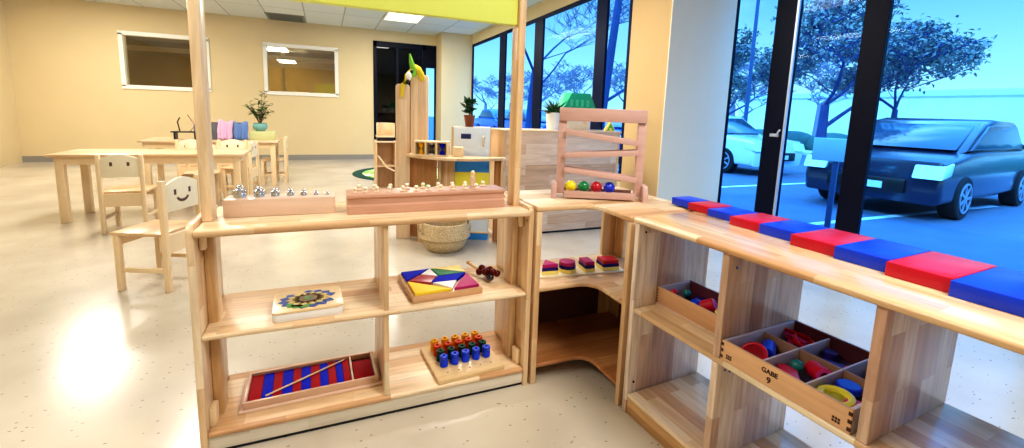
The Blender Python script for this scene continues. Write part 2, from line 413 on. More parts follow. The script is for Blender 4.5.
# window wall: header over the far windows, low sill wall, pillar and return
struct(MB().box(XR, XR + .16, 2.62, YB, 2.69, H).box(XR, XR + .16, 2.62, YB, 0, .42).box(XR, XR + .01, 8.5, YB, .42, 2.69).build('wall_right', M_wall, smooth=False))
struct(MB().box(XR, XN + .0, 2.0, 2.62, 0, H).build('wall_return', M_pillar, smooth=False))
struct(MB().box(XR - .0, XN, 1.985, 2.0, 0, H).build('wall_reveal', M_wallw, smooth=False))  # thin facing; the daylight on this side is put into its pale colour
struct(MB().box(XN, XN + .16, -4.2, 2.0, 2.69, H).box(XN, XN + .16, -4.2, 2.0, 0, .10).box(XN, XN + .16, -4.2, -3.4, .1, 2.69).build('wall_side', M_wallw, smooth=False))
mb = MB(); mb.box(-4.6, 1.44, YB - .014, YB, 0, .11).box(2.89 - .02, 2.87, YB - .014, YB, 0, .11)
struct(mb.build('baseboard_back', M_base, smooth=False))
struct(MB().box(2.856, 2.87, 8.486, YB, 0, .11).box(2.856, XR, 8.486, 8.5, 0, .11).build('baseboard_corner', M_base, smooth=False))
struct(MB().box(XR - .014, XR, 1.97, 8.5, 0, .11).build('baseboard_right', M_base, smooth=False))

# far windows: dark frames with three mullions
def window(name, x, y0, y1, z0, z1, mull, fr=.055, sill=None, dep=.035, glass=M_glass, mat=M_frame):
    mb = MB(); sl_ = sill or fr
    mb.box(x, x + dep, y0, y1, z1 - fr, z1, .004).box(x, x + dep, y0, y1, z0, z0 + sl_, .004)
    mb.box(x, x + dep, y0, y0 + fr, z0 + fr, z1 - fr, .004).box(x, x + dep, y1 - fr, y1, z0 + fr, z1 - fr, .004)
    for a, b in mull:
        mb.box(x, x + dep, a, b, z0 + fr, z1 - fr, .004)
    w = struct(mb.build(name, mat, smooth=False))
    e = sorted([y0 + fr, y1 - fr] + [v for m in mull for v in m])
    for a, b in zip(e[0::2], e[1::2]):
        MB().box(x + dep * .45, x + dep * .55, a, b, z0 + fr, z1 - fr).build('glass_pane', glass, w, smooth=False)
    return w
wf = window('window_1', XR, 2.62, 8.5, .42, 2.69, [(3.11, 3.34), (4.84, 5.14), (6.42, 6.72)])
wn = window('window_2', XN, -3.4, 2.0, .10, 2.69, [(1.285, 1.52), (.56, .738), (-.65, -.45), (-1.9, -1.7)], fr=.02, sill=.15, dep=.04, mat=M_frame2)
MB().box(XN - .014, XN + .005, 1.285, 1.307, .12, 2.67, .002).build('metal_strip', M_alu, wn, smooth=False)
hk = MB().box(XN - .022, XN + .0, 1.34, 1.43, 1.03, 1.06, .004).tube([(XN - .02, 1.35, 1.05), (XN - .03, 1.335, 1.08), (XN - .02, 1.325, 1.10)], .010, 6).build('latch_handle', M_nautral, wn)
# interior windows in the back wall
for i, (x0, x1, z0, z1) in enumerate((WIN1, WIN2)):
    mb = MB(); t = .06
    mb.box(x0 - .035, x1 + .035, YB - .025, YB + .15, z1 - .03, z1 + .045, .004).box(x0 - .035, x1 + .035, YB - .025, YB + .15, z0 - .045, z0 + .03, .004)
    mb.box(x0 - .035, x0 + .035, YB - .025, YB + .15, z0, z1, .004).box(x1 - .035, x1 + .035, YB - .025, YB + .15, z0, z1, .004)
    w = struct(mb.build('window_%d' % (3 + i), M_trimw, smooth=False))
    MB().box(x0 + .03, x1 - .03, YB + .06, YB + .068, z0 + .02, z1 - .02).build('glass_pane', M_glassi, w, smooth=False)
# room behind those windows; its lights and panes stand in for reflections
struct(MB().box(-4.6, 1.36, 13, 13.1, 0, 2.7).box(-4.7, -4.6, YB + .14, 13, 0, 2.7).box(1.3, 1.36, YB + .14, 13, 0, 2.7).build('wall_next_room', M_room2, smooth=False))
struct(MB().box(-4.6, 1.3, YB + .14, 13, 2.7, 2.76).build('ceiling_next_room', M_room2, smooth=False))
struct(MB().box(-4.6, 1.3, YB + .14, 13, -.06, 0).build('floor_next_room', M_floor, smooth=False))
struct(MB().box(-.55, -.47, 10.9, 10.98, 0, 2.7).box(-4.6, 1.3, 10.9, 10.98, 2.26, 2.36).build('trim_next_room', M_trimw, smooth=False))
for k, x in enumerate((-.45, .12, .72)):
    w = struct(MB().box(x, x + .46, 12.97, 13.0, 1.0, 1.56, .01).build('window_%d' % (5 + k), M_trimw, smooth=False))
    MB().box(x + .05, x + .41, 12.955, 12.97, 1.05, 1.51).build('glass_pane', M_fridge, w, smooth=False)
# door: dark glazed frame in the back wall
mb = MB()
x0, x1, z1 = DOOR[0], DOOR[1], DOOR[3]
mb.box(x0, x0 + .08, YB - .02, YB + .12, 0, z1, .004).box(x1 - .04, x1, YB - .02, YB + .12, 0, z1, .004).box(x0, x1, YB - .02, YB + .12, z1 - .12, z1, .004)
mb.box(2.54, 2.63, YB - .02, YB + .12, 0, z1, .004).box(x0, x1, YB - .01, YB + .1, 0, .12, .004).box(x0 + .5, x0 + .56, YB - .01, YB + .1, .12, z1 - .1, .004)
dr = struct(mb.build('door_1', M_frame2, smooth=False))
MB().box(x0 + .08, 2.54, YB + .03, YB + .04, .12, z1 - .12).build('glass_pane', M_glassd, dr, smooth=False)
MB().box(2.63, x1 - .04, YB + .03, YB + .04, .12, 2.15).build('glass_pane', M_glass, dr, smooth=False)
MB().box(2.63, x1 - .04, YB, YB + .1, 2.15, z1 - .1).build('transom_panel', M_frame2, dr, smooth=False)
MB().tube([(2.48, YB - .05, .95), (2.48, YB - .05, 1.35)], .014, 8).box(2.47, 2.49, YB - .05, YB + .03, .97, .99).box(2.47, 2.49, YB - .05, YB + .03, 1.31, 1.33).build('door_handle', M_darkst, dr)
struct(MB().box(1.3, 2.6, YB + .9, YB + .96, 0, 2.7).box(1.3, 3.3, YB + .14, YB + .96, 2.7, 2.76).build('wall_vestibule', M_frame2, smooth=False))

# ceiling lights and vent
def troffer(x0, x1, y0, y1, label):
    t = thing('ceiling_light', label, 'light', ((x0 + x1) / 2, (y0 + y1) / 2, H), 0, 'recessed ceiling lights')
    w, d = (x1 - x0) / 2, (y1 - y0) / 2
    MB().box(-w, w, -d, -d + .03, -.02, 0, .003).box(-w, w, d - .03, d, -.02, 0, .003).box(-w, -w + .03, -d + .03, d - .03, -.02, 0, .003).box(w - .03, w, -d + .03, d - .03, -.02, 0, .003).build('light_frame', M_trimw, t, smooth=False)
    MB().box(-w + .03, w - .03, -d + .03, d - .03, -.012, -.001).build('diffuser', M_light, t, smooth=False)
    return t
def lamp(x, y, z, sx, sy, e, col=(1, .95, .87)):
    l = bpy.data.lights.new('area_lamp', 'AREA'); l.shape = 'RECTANGLE'; l.size = sx; l.size_y = sy; l.energy = e; l.color = col
    ob = bpy.data.objects.new('area_lamp', l); COL.objects.link(ob); ob.location = (x, y, z); return ob
LE = 66
for (x0, y0, lb) in [(1.49, 6.23, 'recessed ceiling light panel nearest the dark doorway'), (-1.27, 3.2, 'added fill light panel in the ceiling over the tables on the left'), (1.49, 1.9, 'added fill light panel in the ceiling above the basket'),
                     (-1.27, -1.1, 'added fill light panel in the ceiling behind the left post'), (1.49, -2.6, 'added fill light panel in the ceiling above the right shelf'), (-3.34, 6.2, 'added fill light panel in the ceiling nearest the left wall')]:  # all but the doorway panel are added for interior light
    troffer(x0, x0 + .69, y0, y0 + 1.5, lb)
    lamp(x0 + .345, y0 + .75, H - .03, .6, 1.4, LE if y0 > 0 else LE * (.95 if x0 > 0 else .6))
lamp(-1.0, 11.6, 2.6, 2, 1.5, 90, (1, .9, .7))
for k, (x, y) in enumerate([(-.95, 12.0), (-.6, 11.3), (-1.9, 11.6)]):
    t = thing('ceiling_light', ['panel standing for a reflected light, seen high in the window', 'lower panel standing for a reflected light, seen through the window', 'panel standing for a reflected light, further left'][k], 'light', (x, y, 2.7), 0, 'panels standing for reflected lights')
    MB().box(-.33, .33, -.3, .3, -.02, 0, .003).build('light_frame', M_trimw, t, smooth=False)
    MB().box(-.3, .3, -.27, .27, -.024, -.02).build('diffuser', M_light, t, smooth=False)  # added panel, standing in for a light reflected in the glass
t = thing('ceiling_vent', 'grey ceiling vent panel above the white-framed interior window', 'vent', (-.26, 8.66, H))
MB().box(-.345, .345, -.37, .37, -.012, 0, .003).build('vent_frame', plain('vent_grey', (132, 134, 126), .6), t, smooth=False)
mb = MB()
for k in range(11): mb.box(-.3, .3, -.32 + k * .06, -.29 + k * .06, -.02, -.012)
mb.build('louvre', plain('vent_slat', (112, 114, 108), .6), t, smooth=False)

# ------------------------------------------------------------------ front shelf (between the posts)
L1, D1, HP, TP = 1.2, .366, .797, .023
fs = thing('open_shelf', 'two-bay open wooden shelf unit with tall posts holding a lime panel', 'shelf', (0, 0, 0))
def side_profile(d, h, r=.03):
    pts = [(0, 0), (d, 0)]
    for k in range(7):
        a = k / 6 * PI / 2; pts.append((d - r + r * math.cos(a), h - r + r * math.sin(a)))
    for k in range(7):
        a = PI / 2 + k / 6 * PI / 2; pts.append((r + r * math.cos(a), h - r + r * math.sin(a)))
    return pts
MB().prism(side_profile(D1, HP), 0, TP, 'x', .004).build('side_panel', W_panel, fs)
MB().prism(side_profile(D1, HP), L1 - TP, L1, 'x', .004).build('side_panel', W_panel, fs)
MB().box(TP - .004, L1 - TP + .004, -.008, D1, .7556, .782, .010, 3).build('top_board', W_plank, fs)
MB().box(TP, L1 - TP, .0, D1, .4095, .4275, .007, 3).build('middle_board', W_plank, fs)
MB().box(TP, L1 - TP, .0, D1, .063, .0805, .006, 3).build('bottom_board', W_plank, fs)
MB().box(TP, L1 - TP, .008, .028, .012, .063, .002).build('plinth', W_base, fs)
MB().box(TP, L1 - TP, .012, .02, 0, .012).build('dark_strip', M_darkgap, fs, smooth=False)  # near-black strip along the floor below the plinth
for z0, z1 in ((.4275, .7556), (.0805, .4095)):
    MB().box(.5957, .6142, .008, D1 - .004, z0, z1, .003).build('divider', W_panel, fs)
PY0, PY1 = .10, .175
for xa in (TP, L1 - TP - .032):
    MB().box(xa, xa + .032, PY0, PY1, .0805, 2.3, .006, 2).build('post', W_post, fs)
MB().box(TP + .032, L1 - TP - .032, .115, .15, 1.53, 2.05, .004).build('header_panel', M_limegreen, fs)
for xa in (TP, L1 - TP - .02):
    MB().box(xa, xa + .02, .045, .075, .70, .7556, .008).build('bracket_block', W_pale, fs)
    MB().box(xa, xa + .02, .035, .085, .0805, .15, .004).build('corner_block', W_pale, fs)
# screw caps
mb = MB()
for z in (.735,):
    mb.cyl((0, 0, 0), .004, .003, 10, M=Matrix.Translation((L1 - TP - .002, .02, z)) @ Matrix.Rotation(PI / 2, 4, 'Y'))
mb.build('screw_cap', M_darkst, fs)

# block with seven steel weights
wb = MB().box(-.1805, .1805, -.044, .044, 0, .064, .004).build('weight_block', W_beech2)
tag(wb, 'pale pink wooden block holding a row of steel weights', 'weight block'); put(wb, (.2585, .187, .782), -.03)
WX = [.124, .184, .236, .286, .33, .372, .411]; WR = [.0205, .0175, .0145, .0125, .011, .0085, .0065]
WN = ['largest shiny steel weight at the left end of the block', 'second largest steel weight, with a bright front, beside the largest one', 'third steel weight from the left in the block', 'middle steel weight of the seven in the block',
      'third steel weight from the right in the block', 'second smallest steel weight, next to the right end of the block', 'smallest steel weight at the right end of the block']
for k in range(7):
    r = WR[k]
    x, y = .2585 + (WX[k] - .2585) * 1.0, .187 - (WX[k] - .2585) * .03
    t = thing('knobbed_weight', WN[k], 'weight', (x, y, .846), 0, 'steel weights in the pale block')
    h = r * 1.25
    MB().lathe([(0, 0), (r, 0), (r, h * .55), (r * .98, h * .58), (r * .93, h * .6), (r, h * .65), (r, h), (r * .85, h * 1.1), (0, h * 1.12)], seg=24).build('weight_body', M_chrome, t)
    MB().lathe([(0, h * 1.08), (r * .5, h * 1.1), (r * .34, h * 1.2), (r * .36, h * 1.28), (r * .56, h * 1.4), (r * .58, h * 1.52), (r * .42, h * 1.66), (0, h * 1.72)], seg=18).build('weight_knob', M_chrome, t)

# long block with knobbed cylinders
prof = [(0, 0), (.118, 0), (.118, .03), (.110, .036), (.110, .056), (.118, .064), (.118, .072), (.114, .076), (.004, .076), (0, .072), (0, .064), (.008, .056), (.008, .036), (0, .03)]
kb = MB().prism(prof, -.312, .312, 'x', .002).build('cylinder_block', W_beech)
tag(kb, 'long pinkish wooden block with a finger groove and two rows of knobs', 'cylinder block'); put(kb, (.790, .092, .782))
def knob_thing(x, y, r, label, tall=False):
    t = thing('knobbed_cylinder', label, 'cylinder', (x, y, .858), 0, 'knobbed cylinders in the long block')
    if tall:
        MB().cyl((0, 0, 0), .0105, .045, 16, .002).build('cylinder_top', W_beech2, t)
        MB().lathe([(0, .045), (.005, .045), (.006, .05), (.0095, .056), (.010, .061), (.007, .067), (0, .069)], seg=14).build('knob', W_pale, t)
    else:
        MB().cyl((0, 0, 0), r, .004, 20, .001).build('cylinder_top', W_beech2, t)
        MB().lathe([(0, .004), (.0055, .004), (.005, .009), (.0078, .0125), (.0088, .017), (.0062, .0215), (0, .023)], seg=14).build('knob', W_cream, t)
FX = [.508, .545, .588, .634, .685, .737, .785, .835, .886, .938, .985, .1]
for k in range(11):
    knob_thing(FX[k], .125, .010 + .0006 * k, 'knobbed wooden cylinder, %s from left, front row of the long block' % ORD[k])
RX = [.525, .585, .645, .710, .775, .838, .898, .955, 1.035]
for k in range(9):
    knob_thing(RX[k], .183, .010 + .0008 * k, 'knobbed wooden cylinder, %s from left, back row of the long block' % ORD[k])
knob_thing(.988, .183, .012, 'tall round-headed wooden peg standing up near the right end of the long block', True)

# sunflower puzzle on the middle board
fp = thing('flower_puzzle', 'thick white-edged puzzle board with a sunflower picture on the middle shelf', 'puzzle', (.336, .128, .4275), .04)
def rrect(w, d, r, n=5):
    pts = []
    for cx, cy, a0 in ((w - r, d - r, 0), (-w + r, d - r, PI / 2), (-w + r, -d + r, PI), (w - r, -d + r, 1.5 * PI)):
        for k in range(n + 1):
            a = a0 + k / n * PI / 2; pts.append((cx + r * math.cos(a), cy + r * math.sin(a)))
    return pts
MB().prism(rrect(.117, .098, .022), 0, .027, 'z', .002).build('board_body', M_white, fp)
MB().prism(rrect(.117, .098, .022), .027, .034, 'z', .001).build('board_face', W_board, fp)
def petal(mb, r0, r1, a, w, z, h):
    pts = []
    for k in range(9):
        s = k / 8; ww = w * math.sin(PI * min(1, .12 + .88 * s)) ; rr = r0 + (r1 - r0) * s
        pts.append((rr, ww / 2))
    for k in range(8, -1, -1):
        s = k / 8; ww = w * math.sin(PI * min(1, .12 + .88 * s)); rr = r0 + (r1 - r0) * s
        pts.append((rr, -ww / 2 - .0001))
    pts = [(x * math.cos(a) * 1.12 - y * math.sin(a) * 1.12, (x * math.sin(a) + y * math.cos(a)) * .92) for x, y in pts]
    mb.prism(pts, z, z + h, 'z')
mb = MB()
for k in range(15):
    if k % 5 == 4: continue
    petal(mb, .052, .09, k / 15 * 2 * PI + .3, .034, .034, .0016)
mb.build('blue_leaf', plain('puzzle_blue', (36, 74, 156), .5, var=.2), fp)
mb = MB()
for a in (4.2, 4.5, 3.95): petal(mb, .05, .088, a, .04, .034, .0024)
mb.build('green_leaf', plain('puzzle_green', (70, 150, 50), .5, var=.25), fp)
mb = MB()
for k in range(14): petal(mb, .018, .068, k / 14 * 2 * PI, .032, .0358, .0016)
mb.build('petal', plain('puzzle_petal', (206, 182, 112), .55, var=.25, scale=60), fp)
MB().lathe([(0, 0), (.032, 0), (.032, .001), (0, .001)], (0, 0, .0375)).build('flower_ring', plain('puzzle_brown', (128, 96, 70), .6, var=.3, scale=90), fp)
MB().lathe([(0, 0), (.017, 0), (.017, .001), (0, .001)], (0, 0, .0385)).build('flower_centre', plain('puzzle_centre', (86, 124, 66), .6, var=.2), fp)

# tangram puzzle
tg0 = (.845, .178); tga = .06
tg = thing('tangram_tray', 'wooden tray of coloured geometric puzzle pieces, tangram style', 'puzzle tray', (tg0[0], tg0[1], .4275), tga)
MB().box(-.146, .146, -.138, .138, 0, .026, .003).build('tray_base', wood('tray_wood', 'X', 'Y', [(206, 160, 118), (212, 168, 126), (218, 176, 136), (224, 184, 146)], (.5, .2), grain=.2), tg)
# pieces lie in the tray: each a thing
PCS = [('blue_triangle', 'dark blue triangle piece in the back left corner of the puzzle tray', M_blue, [(.012, .985), (.47, .985), (.02, .57)]),
       ('white_triangle', 'white triangle piece near the back middle of the puzzle tray', M_white, [(.48, .985), (.275, .77), (.51, .60)]),
       ('red_parallelogram', 'brick red parallelogram piece below the white triangle in the puzzle tray', M_brick, [(.26, .765), (.49, .60), (.335, .365), (.035, .56)]),
       ('yellow_triangle', 'large yellow triangle piece along the front left edge of the puzzle tray', M_yellow, [(.015, .54), (.012, .02), (.56, .02)]),
       ('blue_quadrilateral', 'blue four-sided piece in the middle of the puzzle tray', M_blue, [(.35, .375), (.50, .60), (.975, .60), (.74, .34)]),
       ('green_triangle', 'green triangle piece between the blue and yellow pieces of the puzzle tray', M_green, [(.49, .975), (.525, .615), (.97, .615)]),
       ('yellow_triangle', 'pale yellow triangle piece in the back right corner of the puzzle tray', M_yelp, [(.505, .985), (.988, .985), (.985, .63)]),
       ('white_triangle', 'slim white triangle piece at the front middle of the puzzle tray', M_white, [(.355, .355), (.73, .325), (.575, .03)]),
       ('magenta_triangle', 'magenta triangle piece in the front right corner of the puzzle tray', M_mag, [(.59, .02), (.985, .59), (.988, .02)])]
for nm, lb, m, uv in PCS:
    cx = sum(p[0] for p in uv) / len(uv); cy = sum(p[1] for p in uv) / len(uv)
    pts = [((p[0] + (cx - p[0]) * .02 - .5) * .276, (p[1] + (cy - p[1]) * .02 - .5) * .262) for p in uv]
    c = sum(p[0] for p in pts) / len(pts), sum(p[1] for p in pts) / len(pts)
    ob = MB().prism([(p[0] - c[0], p[1] - c[1]) for p in pts], 0, .012, 'z', .0015).build(nm, m)
    q = rot(c[0], c[1], tga); tag(ob, lb, 'puzzle piece', 'tangram pieces'); put(ob, (tg0[0] + q[0], tg0[1] + q[1], .4535), tga)

# jingle bell stick
jb = thing('bell_stick', 'wooden-handled jingle stick with dark red and silver bells beside the puzzle tray', 'bell stick', (1.055, .235, .4275), 1.9)
MB().tube([(-.075, 0, .012), (.095, 0, .038)], [.0085, .0085], 10).sph((.098, 0, .039), .011).build('handle', W_pale, jb)
for k in range(9):
    a = k * 2.4; x = -.085 + (k // 3) * .036
    bb = MB().sph((x, .022 * math.sin(a), .022 + .013 * (1 + math.cos(a)) * .9), .0165, 14).build('bell', [M_bell, M_darkst, M_bell][k % 3], jb)
    MB().sph((x - .004, .022 * math.sin(a) - .011, .028 + .012 * (1 + math.cos(a)) * .9), .0065, 10).build('bell_rivet', M_chrome, bb)

# red and blue strip tray on the bottom board
st = thing('strip_tray', 'shallow wooden box tray on the bottom shelf with a divider at its right end', 'tray', (.345, .190, .0805), .03)
MB().box(-.248, .248, -.112, .112, 0, .010, .003).build('base_board', W_beech2, st)
mb = MB().box(-.236, .236, -.103, -.091, .010, .036, .002).box(-.236, .236, .091, .103, .010, .036, .002).box(-.236, -.224, -.091, .091, .010, .036, .002).box(.224, .236, -.091, .091, .010, .036, .002)
mb.build('tray_frame', wood('tray_frame_wood', 'X', 'Y', [(206, 164, 138), (212, 170, 144), (216, 176, 150), (222, 184, 158)], (1, .2), grain=.12), st)
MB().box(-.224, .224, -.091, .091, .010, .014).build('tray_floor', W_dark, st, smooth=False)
MB().box(.137, .144, -.091, .091, .014, .034, .001).build('divider', W_beech2, st)
SW = [.046, .034, .034, .038, .032, .034, .036, .034, .034, .032, .0]
x = -.222; k = 0; tot = .357
cols = ['red', 'blue'] * 6
ws = [.042, .036, .032, .036, .030, .034, .034, .030, .030, .026, .027]
s = tot / sum(ws)
for k, w in enumerate(ws):
    w *= s; xc = x + w / 2
    ob = MB().box(-w / 2 + .0006, w / 2 - .0006, -.089, .089, 0, .012, .0012).build('%s_strip' % cols[k], M_red if cols[k] == 'red' else M_blue)
    tag(ob, '%s wooden strip, %s from the left in the strip tray' % (cols[k], ORD[k]), 'strip', 'red and blue strips in the tray')
    q = rot(xc, 0, .03); put(ob, (.345 + q[0], .190 + q[1], .0945), .03)
    x += w
ob = MB().box(-.036, .036, -.07, .07, 0, .012, .002).build('red_block', M_red)
q = rot(.184, -.012, .03); tag(ob, 'dark red flat block alone in the right compartment of the strip tray', 'block'); put(ob, (.345 + q[0], .19 + q[1], .0945), .03)
ob = MB().tube([(-.165, -.07, .0035), (.118, .08, .0035)], .0034, 8).build('thin_stick', W_pale)
tag(ob, 'thin pale wooden stick lying diagonally across the red and blue strips', 'stick'); put(ob, (.345, .19, .1067), .03)

# peg board
pb0 = (.942, .155); pba = .07
pb = thing('peg_board', 'square pale wooden peg board with a row of empty holes in front', 'peg board', (pb0[0], pb0[1], .0805), pba)
MB().box(-.146, .146, -.142, .142, 0, .020, .003).build('board', W_board, pb)
for k in range(5):
    MB().cyl((-.094 + k * .049, -.098, .0195), .0035, .001, 12).build('peg_hole', M_burn, pb)
rows = [('yellow', M_amber, 'back row', .093), ('orange', M_orange, 'second row', .047), ('dark green', M_dkgreen, 'third row', .001), ('blue', M_blueb, 'front row', -.045)]
POS5 = ['leftmost', 'second from the left', 'middle one', 'second from the right', 'rightmost']
for cn, m, rn, y in rows:
    for k in range(5):
        q = rot(-.094 + k * .049, y, pba)
        t = thing('peg', '%s spool peg, %s, %s of the peg board' % (cn, POS5[k], rn), 'peg', (pb0[0] + q[0], pb0[1] + q[1], .1006), 0, 'spool pegs on the peg board')
        MB().lathe([(0, 0), (.0155, 0), (.0175, .002), (.0175, .026), (.016, .028), (.016, .031), (.0175, .033), (.0175, .046), (.0155, .048), (.007, .048), (.006, .040), (0, .040)], seg=20).build('peg_body', m, t)
        MB().cyl((0, 0, .0405), .0055, .0006, 12).build('peg_socket', M_burn, t)

# ------------------------------------------------------------------ corner shelf
cs = thing('corner_shelf', 'wooden corner shelf unit with curved inner edges joining the two open shelves', 'shelf', (0, 0, 0))
CX0, CXF, CYF, CX1, CY1 = 1.212, 1.492, .0, 1.889, .372
CYE, TR = -.258, .055
def Lpoly(of, r, n=8):
    xf, yf = CXF - of + .0, CYF - of
    pts = [(CX0 + .026, yf)]
    cx, cy = xf - r, yf - r
    for k in range(n + 1):
        a = PI / 2 - k / n * PI / 2
        pts.append((cx + r * math.cos(a), cy + r * math.sin(a)))
    pts += [(xf, CYE), (CX1, CYE + TR * .43), (CX1, CY1), (CX0 + .026, CY1)]
    return pts
tp = Lpoly(.004, .07); tp[0] = (CX0 + .0, tp[0][1]); tp[-1] = (CX0, CY1)
MB().prism(tp, .772, .797, 'z', .009, 3).build('top_board', W_plank, cs)
MB().prism(Lpoly(-.03, .075), .405, .423, 'z', .006, 3).build('middle_board', W_plank, cs)
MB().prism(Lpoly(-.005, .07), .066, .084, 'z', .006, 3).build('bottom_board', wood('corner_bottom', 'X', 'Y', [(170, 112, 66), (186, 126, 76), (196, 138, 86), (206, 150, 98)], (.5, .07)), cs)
MB().box(CX0, CX0 + .026, -.004, CY1, 0, .772, .004).build('side_panel', W_panel, cs)
Mr = Matrix.Translation((CXF, CYE - .0, 0)) @ Matrix.Rotation(.06, 4, 'Z')
MB().box(-.004, .394, -.002, .022, 0, .772, .004, M=Mr).build('side_panel', W_panelX, cs)
MB().box(CX1 - .10, CX1 - .0, CY1 - .022, CY1, .0, .772, .003).build('back_post', W_panelX, cs)
MB().box(CX1 - .022, CX1, CY1 - .10, CY1 - .022, .0, .772, .003).build('back_post', W_panel, cs)
MB().box(CX0 + .026, CX1 - .10, CY1 - .018, CY1 - .002, .084, .405).build('back_panel', W_dark, cs, smooth=False)  # dark brown sheet across the lower back
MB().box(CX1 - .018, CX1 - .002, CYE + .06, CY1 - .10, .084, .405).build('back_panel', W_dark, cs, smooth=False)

# thin tray with four layered shapes on the corner shelf
sy = -.11
sb0 = (1.53, .165)
sb = MB().box(-.215, .225, -.055, .055, 0, .008, .002).build('thin_board', W_cream)
tag(sb, 'thin pale wooden board under four layered shapes on the corner shelf', 'board'); put(sb, (sb0[0], sb0[1], .423), sy)
def layered(nm, lb, shape, x, m_top):
    q = rot(x - sb0[0], 0, sy)
    t = thing(nm, lb, 'shape block', (x, sb0[1] + q[1], .4312), sy, 'layered shapes on the corner shelf')
    for k, (m, pn) in enumerate(((M_yelp, 'yellow_layer'), (M_navy, 'navy_layer'), (m_top, 'top_layer'))):
        s = 1 - .05 * k
        MB().prism([(p[0] * s, p[1] * s) for p in shape], k * .0165, (k + 1) * .0165, 'z', .0015).build(pn, m, t)
layered('triangle_stack', 'layered magenta, navy and yellow triangle block nearest the left panel of the corner shelf', [(-.045, -.035), (.042, -.035), (.0, .045)], 1.372, M_mag)
layered('circle_stack', 'layered magenta, navy and yellow round block on the corner shelf', [(.043 * math.cos(k * PI / 12), .043 * math.sin(k * PI / 12)) for k in range(24)], 1.470, M_mag)
layered('rectangle_stack', 'layered narrow rectangular block on the corner shelf', [(-.026, -.042), (.026, -.042), (.026, .042), (-.026, .042)], 1.572, M_mag)
layered('square_stack', 'layered crimson-topped square block at the right end of the corner shelf row', [(-.044, -.04), (.044, -.04), (.044, .04), (-.044, .04)], 1.685, M_redb)

# ball run
br0 = (1.57, .098, .797); bra = -.47
br = thing('ball_run', 'wooden ball run frame with zigzag ramps standing on the corner shelf', 'ball run', br0, bra)
MB().box(-.194, .194, -.026, .012, .352, .411, .003).build('top_rail', W_run, br)
for s in (-1, 1):
    MB().box(s * .178 - .018, s * .178 + .018, -.014, .014, .018, .352, .002).build('side_post', W_run, br)
    MB().prism([(-.055, 0), (.055, 0), (.055, .03), (.035, .07), (-.035, .07), (-.055, .03)], s * .187 - .012 + (.018 if s > 0 else -.018), s * .187 + .012 + (.018 if s > 0 else -.018), 'x', .003).build('foot', W_run, br)
for (zl, zr) in ((.305, .262), (.196, .22), (.132, .096)):
    a = math.atan2(zr - zl, .32)
    Mx = Matrix.Translation((0, 0, (zl + zr) / 2)) @ Matrix.Rotation(-a, 4, 'Y')
    MB().box(-.164, .164, -.03, .03, -.013, .0, .002, M=Mx).box(-.164, .164, -.034, -.026, -.013, .012, .002, M=Mx).box(-.164, .164, .026, .034, -.013, .012, .002, M=Mx).build('ramp', W_run, br)
MB().box(-.16, .16, -.045, .045, .014, .026, .002).box(-.16, .16, -.052, -.045, .006, .038, .002).box(-.16, .16, .045, .052, .006, .038, .002).build('ball_trough', W_run, br)
for k, cn in enumerate(('yellow', 'green', 'red', 'blue')):
    q = rot(-.128 + .059 * k, -.004, bra)
    ob = MB().sph((0, 0, 0), .0265, 24).build('wooden_ball', M_balls[cn])
    tag(ob, '%s wooden ball in the bottom trough of the ball run' % cn, 'ball', 'balls in the ball run'); put(ob, (br0[0] + q[0], br0[1] + q[1], br0[2] + .026 + .0267))

# ------------------------------------------------------------------ right shelf
RX0, RY0, RR = 1.4902, -.2815, .0604
def RW(x, y):
    q = rot(x, y, RR); return (RX0 + q[0], RY0 + q[1])
rs = thing('open_shelf', 'three-bay open wooden shelf unit in front of the near window', 'shelf', (RX0, RY0, 0), RR)
RD, RL = .394, 1.2
RP = [(0, -.023), (-.385, -.410), (-.785, -.808), (-RL + .023, -RL)]
for i in (0, 3):
    MB().box(0, RD, RP[i][1], RP[i][0], 0, .783, .004).build('side_panel', W_panelP, rs)
MB().box(-.014, RD + .012, -RL - .004, .0, .7815, .8038, .010, 3).build('top_board', W_plankY, rs)
MB().box(0, RD, -RL + .023, -.023, .4264, .446, .007, 3).build('middle_board', W_plankY, rs)
MB().box(0, RD, -RL + .023, -.023, .068, .086, .006, 3).build('bottom_board', W_plankY, rs)
MB().box(.006, .026, -RL + .023, -.023, 0, .068, .002).build('plinth', W_baseY, rs)
for i in (1, 2):
    for z0, z1 in ((.446, .7815), (.086, .4264)):
        MB().box(.002, RD - .002, RP[i][1], RP[i][0], z0, z1, .003).build('divider', W_panelP, rs)
mb = MB()
for y, x, z in ((-.024, .035, .745), (-.411, .04, .735), (-.411, .035, .4), (-.024, .03, .13), (-.411, .06, .39)):
    mb.cyl((0, 0, 0), .005, .003, 10, M=Matrix.Translation((x, y + .002, z)) @ Matrix.Rotation(PI / 2, 4, 'X'))
mb.build('screw_cap', M_darkst, rs)

